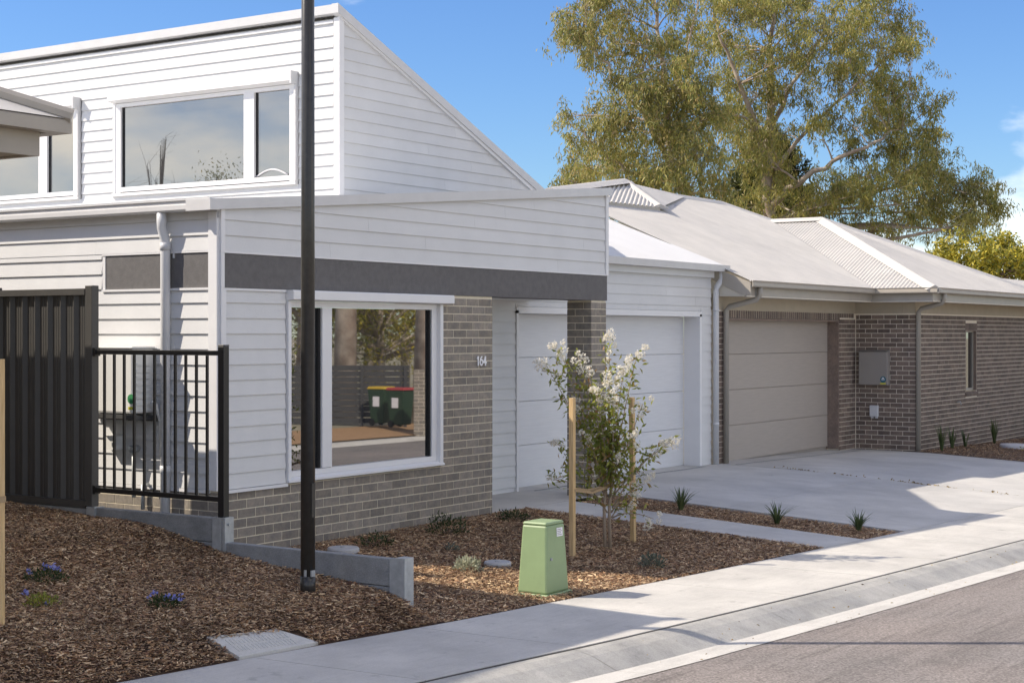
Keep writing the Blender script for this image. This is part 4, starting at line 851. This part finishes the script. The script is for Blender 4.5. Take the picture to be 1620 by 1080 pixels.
tie = MB()
zt = tz + .60
for sx, sy, d in ((2.47, -2.19, -1), (3.76, -2.13, 1)):
    pts = [(sx, sy - .03, zt + .03), ((sx + tx) / 2, (sy + ty) / 2 - .03, zt - .02), (tx + .02, ty - .025, zt + .01), ((sx + tx) / 2, (sy + ty) / 2 + .03, zt + .0), (sx, sy + .03, zt + .05)]
    for p, q in zip(pts, pts[1:]): tie.hexa([(p[0], p[1], p[2] - .012), (q[0], q[1], q[2] - .012), (q[0], q[1] + .004, q[2] - .012), (p[0], p[1] + .004, p[2] - .012)], [(p[0], p[1], p[2] + .012), (q[0], q[1], q[2] + .012), (q[0], q[1] + .004, q[2] + .012), (p[0], p[1] + .004, p[2] + .012)])
tie.build('hessian_tie', 'hessian', tr)

# dry leaf litter along the joint between the two driveways
P = np.stack([12.2 + rng.normal(0, .02, 130), rng.uniform(-3.8, .2, 130) ** 1, np.zeros(130)], 1); P[:45, 1] = rng.normal(-2.15, .16, 45); P[:45, 0] += rng.normal(0, .03, 45); P[:, 2] = [hr(a, b) + .004 for a, b in P[:, :2]]
props(leafcloud(P, rng.uniform(.02, .06, 130), .02, rng.normal(size=(130, 3)) * np.array([1, 1, .2]), 'litter', 'leaf_litter', None), 'dry leaf litter along the joint between the two driveways', 'leaf litter', kind='stuff')

n_ = 90; X_ = rng.uniform(-1, 9, n_); D_ = rng.uniform(.03, .6, n_); P = np.stack([X_, [yo(a) - d for a, d in zip(X_, D_)], [kz(a, d) + .004 for a, d in zip(X_, D_)]], 1)
props(leafcloud(P, rng.uniform(.012, .035, n_), .012, rng.normal(size=(n_, 3)) * np.array([1, 1, .15]), 'litter', 'leaf_litter', None), 'tiny dry leaves scattered in the kerb gutter', 'leaf litter', kind='stuff')
# ------------------------------------------------------------------ trees behind the houses
FPX = 2522.; TH = R(33.5); LK = np.array([math.cos(TH), math.sin(TH), 0]); RG = np.array([math.sin(TH), -math.cos(TH), 0]); CC = np.array(cam.location)
def wp(px, py, d): return CC + LK * d + RG * ((px - 810) / FPX * d) + np.array([0, 0, (528 - py) / FPX * d])
def gumtree(label, name, d, clumps, leaders, mat, dens=1., leaf=(.12, .23), wid=.038, droop=1., bark='bark', depth=2.6, barkr=.62):
    base = wp(leaders[0][0][0], leaders[0][0][1], d); base[2] = -.6
    t = thing(name, label, 'tree', tuple(base)); mb = MB(); nodes = []
    for ld in leaders:
        pts = [wp(a, b, d + dz) for (a, b, dz, r) in ld]; rs = [r * barkr for (_, _, _, r) in ld]
        if ld is leaders[0]: pts = [base] + pts; rs = [rs[0] * 1.15] + rs
        # smooth resample
        PP, RR = [], []
        for i in range(len(pts) - 1):
            for k in range(5):
                f_ = k / 5; PP.append(pts[i] * (1 - f_) + pts[i + 1] * f_ + rng.normal(0, .06, 3) * (k > 0)); RR.append(rs[i] * (1 - f_) + rs[i + 1] * f_)
        PP.append(pts[-1]); RR.append(rs[-1]); mb.tube([tuple(p) for p in PP], RR, 9); nodes += list(zip(PP, RR))
    NP = np.array([n_[0] for n_ in nodes]); LPs, LDs, LLs = [], [], []
    extra = [(px + rng.uniform(-1, 1) * r * 1.0, py + rng.uniform(-.8, .8) * r, r * rng.uniform(.5, .8)) for (px, py, r) in clumps if r > 23]
    for (px, py, r) in list(clumps) + extra:
        dz = rng.uniform(-depth, depth); c = wp(px, py, d + dz); rad = r * d / FPX
        cost = np.linalg.norm(NP - c, axis=1) + np.maximum(0, NP[:, 2] - c[2] + .3) * 3; j = int(np.argmin(cost)); s0 = NP[j]; L0 = np.linalg.norm(c - s0)
        m1 = s0 * .55 + c * .45 + np.array([0, 0, .10 * L0]) + rng.normal(0, .08 * L0, 3)
        crv = [s0 * (1 - u) ** 2 + 2 * m1 * u * (1 - u) + c * u * u for u in np.linspace(0, 1, 7)]; mb.tube([tuple(p) for p in crv], [max(.012, min(nodes[j][1] * .5, .05 + .02 * L0)) * (1 - .75 * i / 6) for i in range(7)], 5)
        nsub = max(4, int(r / 2.9 * dens))
        for s in range(nsub):      # sprays: a twig ending in a few hanging strands of leaves
            dv = rng.normal(size=3); dv /= np.linalg.norm(dv); dv[2] = dv[2] * .72 + .15; e = c + dv * rad * (.25 + 1.0 * rng.uniform() ** .7); st_ = crv[random.choice((3, 4, 5, 6))]
            if s % 2 == 0:
                tw = [st_ * (1 - u) + e * u + np.array([0, 0, .12 * rad * math.sin(math.pi * u)]) for u in np.linspace(0, 1, 4)]; mb.tube([tuple(p) for p in tw], [.016, .012, .008, .005], 4, False)
            for q_ in range(3):
                k = 26; b0 = e + rng.normal(0, .16, 3) * (.5 + rad); od = rng.normal(0, .5, 3); od[2] = 0; drop = rng.uniform(.15, .5) * droop; ln = rng.uniform(.2, .45)
                u = rng.uniform(-.35, 1, k)[:, None]; q = b0 + od * ln * u + np.array([0, 0, 1]) * (-drop * np.abs(u) ** 1.7 + .05) + rng.normal(0, .075, (k, 3)); LPs.append(q)
                D = rng.normal(0, .5, (k, 3)); D[:, 2] -= droop; LDs.append(D); LLs.append(rng.uniform(*leaf, k))
    mb.build('trunk', bark, t, True); P = np.concatenate(LPs); leafcloud(P, np.concatenate(LLs), wid, np.concatenate(LDs), mat, 'crown', t, fold=.05)
    return t
A_ = [(905, 45, 30), (940, 20, 45), (985, 20, 50), (930, 60, 35), (975, 70, 42), (1020, 60, 36), (1010, 105, 42), (1045, 130, 44), (1010, 150, 40), (1065, 160, 50), (1030, 190, 48), (1085, 130, 34), (990, 205, 42), (1050, 225, 52), (1095, 205, 44), (955, 225, 36), (1000, 255, 46), (1065, 275, 50), (1110, 245, 38), (940, 275, 40), (900, 285, 26), (985, 290, 44), (1040, 305, 48), (1100, 300, 44), (893, 185, 17), (938, 170, 16), (915, 250, 22), (1120, 180, 26), (1060, 60, 20), (1080, 95, 24), (1000, 330, 46), (1090, 345, 46), (930, 320, 40), (1135, 300, 30), (1000, -20, 40), (940, -25, 40), (1060, -10, 24), (1085, 40, 20), (1100, 90, 20), (1112, 150, 20), (1075, 10, 18)]
gumtree('tall olive gum tree with drooping leaves rising behind the pale roofs, left one', 'gum_tree', 52, A_, [[(1062, 420, 0, .30), (1060, 260, 0, .22), (1052, 120, .5, .14), (1035, 0, .5, .08)], [(1060, 260, 0, .15), (1010, 170, -1, .10), (965, 110, -1, .07), (920, 55, -1.5, .035)], [(1055, 190, 0, .12), (1085, 90, 1, .06), (1105, -10, 1, .04)], [(1060, 300, 0, .12), (990, 270, -1, .07), (925, 225, -1.5, .03), (890, 180, -2, .012)]], 'gum_leaf', 1.02)
B_ = [(1140, 20, 40), (1180, 30, 42), (1225, 20, 42), (1270, 30, 44), (1315, 50, 44), (1360, 30, 48), (1405, 25, 44), (1432, 55, 30), (1140, 75, 32), (1185, 90, 40), (1235, 95, 42), (1285, 85, 44), (1335, 85, 42), (1380, 75, 42), (1445, 75, 20), (1150, 130, 32), (1200, 150, 42), (1250, 145, 40), (1310, 130, 44), (1360, 135, 40), (1410, 145, 36), (1445, 150, 40), (1480, 165, 22), (1150, 185, 40), (1190, 205, 40), (1235, 215, 36), (1300, 190, 30), (1345, 195, 40), (1395, 205, 42), (1440, 205, 38), (1475, 220, 24), (1160, 240, 40), (1200, 265, 40), (1245, 275, 38), (1370, 240, 24), (1430, 240, 26), (1350, 295, 36), (1395, 285, 40), (1435, 275, 36), (1470, 270, 36), (1500, 280, 40), (1540, 290, 36), (1560, 320, 28), (1520, 320, 40), (1475, 315, 42), (1425, 325, 42), (1375, 330, 42), (1330, 320, 34), (1300, 305, 34), (1270, 320, 36), (1225, 320, 36), (1545, 350, 26), (1500, 350, 30), (1450, 360, 30), (1120, 60, 22), (1160, -20, 36), (1230, -25, 40), (1300, -20, 40), (1370, -25, 40), (1190, 330, 34), (1405, 365, 28)]
gumtree('tall spreading gum tree with pale forked trunk behind the pale roofs', 'gum_tree', 57, B_, [[(1215, 420, 0, .42), (1214, 320, 0, .36), (1216, 230, 0, .28), (1218, 130, .4, .18), (1222, 10, .6, .10)], [(1216, 260, 0, .2), (1185, 170, -.8, .14), (1150, 80, -1, .09), (1128, 20, -1, .05)], [(1214, 330, 0, .22), (1275, 280, -1, .16), (1350, 240, -1.4, .10), (1425, 205, -1.5, .05)], [(1230, 350, 0, .18), (1310, 315, .6, .12), (1400, 300, 1, .08), (1490, 290, 1, .04)], [(1217, 210, 0, .16), (1255, 130, 1, .11), (1300, 60, 1.2, .07), (1330, 0, 1.2, .04)], [(1225, 270, 0, .14), (1290, 190, .6, .09), (1370, 120, 1, .06), (1430, 70, 1, .03)]], 'gum_leaf_b', .98)
C_ = [(1215 + dx, y_, r_) for y_, r_, xs_ in ((225, 16, (0,)), (250, 22, (-14, 14)), (280, 26, (-22, 6, 28)), (310, 30, (-30, 0, 30)), (340, 32, (-34, 0, 34)), (370, 34, (-36, 0, 36))) for dx in xs_]
gumtree('dense dark cypress standing behind the forked gum trunk', 'cypress_tree', 61, C_, [[(1215, 420, 0, .25), (1215, 320, 0, .18), (1215, 215, 0, .05)]], 'cypress_leaf', 2.4, (.12, .24), .07, -.6, 'bark_twig', 1.0)
D_ = [(1490, 408, 14), (1515, 414, 18), (1535, 412, 24), (1560, 405, 24), (1590, 395, 20), (1605, 392, 16), (1575, 425, 24), (1610, 430, 24), (1640, 420, 24), (1620, 455, 28), (1545, 440, 26), (1660, 450, 30), (1500, 430, 26)]
gumtree('low yellow green tree above the right end of the pale roof', 'garden_tree', 46, D_, [[(1560, 500, 0, .16), (1560, 440, 0, .12), (1575, 400, 0, .05)], [(1560, 450, 0, .08), (1520, 420, 0, .04), (1495, 410, 0, .02)], [(1560, 450, 0, .08), (1610, 420, 0, .04)]], 'yellow_leaf', .9, (.10, .20), .06, .2, 'bark_twig', 1.2)

# ------------------------------------------------------------------ the other side of the street (seen in the window)
OP = lambda px, Z, z: (lambda d: (CC[0] + d[0], -(CC[1] + d[1]) + .1, z))((LK + RG * ((px - 810) / FPX)) * Z)
# verge and mulch across the road
Yr = lambda x: yo(x) - WK - WL_ - 5.6
sheet('far_kerb', lin(-14, 60, 37), lambda x: Yr(x) - .45, lambda x: Yr(x) + .01, 2, lambda x, y: zr(x) + .02 + .10 * (1 if y < Yr(x) - .2 else 0), 'kerb_lip')
sheet('far_garden', lin(-14, 60, 37), lambda x: Yr(x) - 3.2, lambda x: Yr(x) - .45, 4, lambda x, y: zr(x) + .14 + .02 * min(6, Yr(x) - y), 'far_mulch')
sheet('far_verge', lin(-14, 60, 37), lambda x: Yr(x) - 30, lambda x: Yr(x) - .45, 6, lambda x, y: zr(x) + .12 + .02 * min(6, Yr(x) - y) , 'ground')
rf = thing('slat_fence', 'dark grey horizontal slat fence across the street, mirrored in the window', 'fence', OP(560, 41, -.3))
a_, b_ = np.array(OP(430, 41, 0)), np.array(OP(648, 41, 0)); dirv = (b_ - a_); Ln = np.linalg.norm(dirv); dirv /= Ln; nv = np.array([-dirv[1], dirv[0], 0])
def obox(mb, o, u0, u1, z0, z1, th):
    P = [o + dirv * u0 - nv * th, o + dirv * u1 - nv * th, o + dirv * u1 + nv * th, o + dirv * u0 + nv * th]; mb.hexa([(p[0], p[1], z0) for p in P], [(p[0], p[1], z1) for p in P]); return mb
for i in range(10): obox(MB(), a_, 0, Ln, -.28 + i * .15, -.15 + i * .15, .015).build('slat', 'reflect_fence', rf)
for u in np.linspace(.1, Ln - .1, 4): obox(MB(), a_ + nv * .05, u - .04, u + .04, -.6, 1.2, .03).build('post', 'reflect_fence', rf)
bp = thing('brick_pier', 'brown brick wall end across the street, mirrored in the window', 'wall', OP(672, 38, -.4)); o_ = np.array(OP(656, 38, 0))
pc2 = obox(MB(), o_, 0, 1.2, -.6, 1.15, .2).build('core', 'mortar_pale', bp)
for k in range(20):
    u = -.12 * (k % 2)
    while u < 1.2: obox(MB(), o_, max(u, 0), min(u + .23, 1.2), -.55 + k * .086, -.474 + k * .086, .206).build('brick', 'brick_grey', pc2); u += .24
def bin_(px, Z, lidm, label):
    p = np.array(OP(px, Z, -.32)); t = thing('wheelie_bin', label, 'bin', tuple(p)); x, y, z = p
    frus(x, y, z + .08, z + .93, .18, .2, .235, .27).build('body', 'bin_green', t, bevel=.02); frus(x, y, z + .935, z + 1.0, .25, .30, .22, .26).build('lid', lidm, t, bevel=.02)
    for s in (-1, 1): MB().tube([(x + s * .16, y - .16, z + .1), (x + s * .2, y - .16, z + .1)], .09, 12).build('wheel', 'rubber', t)
    box('sticker', x - .228, x - .222, y - .1, y + .10, z + .5, z + .75, 'sticker', t)
bin_(604, 40.4, 'bin_yellow', 'dark green wheelie bin with yellow lid across the street, mirrored in the window'); bin_(634, 39.6, 'bin_red', 'dark green wheelie bin with red lid across the street, mirrored in the window')
def mtree(label, px, Z, H_, R_, mat, n=14, name='street_tree', r0=.3, seeds=0, dens=1., leaf=(.12, .22), cz=.62):
    p = np.array(OP(px, Z, -.4)) if px is not None else np.array([Z[0], Z[1], -.6]); t = thing(name, label, 'tree', tuple(p)); mb = MB(); Ps, Ds = [], []
    mb.tube([tuple(p), tuple(p + np.array([.1, 0, H_ * .3])), tuple(p + np.array([-.1, .1, H_ * .6])), tuple(p + np.array([0, 0, H_ * .9]))], [r0, r0 * .8, r0 * .5, r0 * .1], 10)
    for i in range(n):
        d = rng.normal(size=3); d /= np.linalg.norm(d); c = p + np.array([0, 0, H_ * cz]) + d * np.array([R_, R_, H_ * .32]) * rng.uniform(.5, 1); s = p + np.array([0, 0, max(H_ * .25, (c[2] - p[2]) * .6)])
        mb.tube([tuple(s), tuple((s + c) / 2 + np.array([0, 0, .2])), tuple(c)], [r0 * .35, r0 * .2, r0 * .06], 6); k = int(420 * dens); rad = R_ * .42
        if k: Ps.append(c + rng.normal(0, .5, (k, 3)) * rad); D = rng.normal(0, .6, (k, 3)); D[:, 2] -= .5; Ds.append(D)
        for j in range(5):
            e = c + rng.normal(0, .6, 3) * rad; mb.tube([tuple(c * .5 + s * .5), tuple(c * .8 + e * .2), tuple(e)], [r0 * .1, r0 * .06, r0 * .02], 4, False)
    mb.build('trunk', 'bark', t, True)
    if Ps: P = np.concatenate(Ps); leafcloud(P, rng.uniform(*leaf, len(P)), .05, np.concatenate(Ds), mat, 'crown', t)
    return t
mtree('large pale trunked gum across the street, left of two mirrored in the window', 545, 43, 13, 3.2, 'gum_leaf', 14, r0=.34, cz=.75); mtree('large pale trunked gum across the street, right of two mirrored in the window', 676, 43, 13, 3.2, 'gum_leaf', 14, r0=.42, cz=.75)
mtree('bushy gum filling the gap across the street, mirrored in the window', 585, 64, 9, 5, 'gum_leaf', 20, r0=.3, dens=1.2)
mtree('low bushy tree behind the slat fence across the street, mirrored in the window', 600, 54, 6, 4, 'yellow_leaf', 18, r0=.2, dens=1.2, cz=.55); mtree('second low bushy tree behind the bins across the street, mirrored in the window', 640, 58, 7, 4, 'gum_leaf', 18, r0=.2, dens=1.1, cz=.55)
mtree('shady gum farther along the street, mirrored in the narrow window pane', 480, 52, 10, 4, 'gum_leaf_b', 18, r0=.3, dens=1.2)
# trees to the left and rear, mirrored in the upper windows
mtree('nearly bare tree far behind the left neighbour, mirrored in the upper window', None, (-31.5, 42), 12.2, 2.6, 'gum_leaf', 16, r0=.16, dens=0, cz=.66)
mtree('round leafy tree far behind the left neighbour, mirrored in the upper window', None, (-31.5, 38.6), 10.4, 2.6, 'gum_leaf_b', 18, r0=.25, dens=1.2)
mtree('leafy tree nearer the left neighbour, mirrored low in the upper window', None, (-31.5, 35.8), 9.9, 2.4, 'gum_leaf_b', 18, r0=.25, dens=1.2)
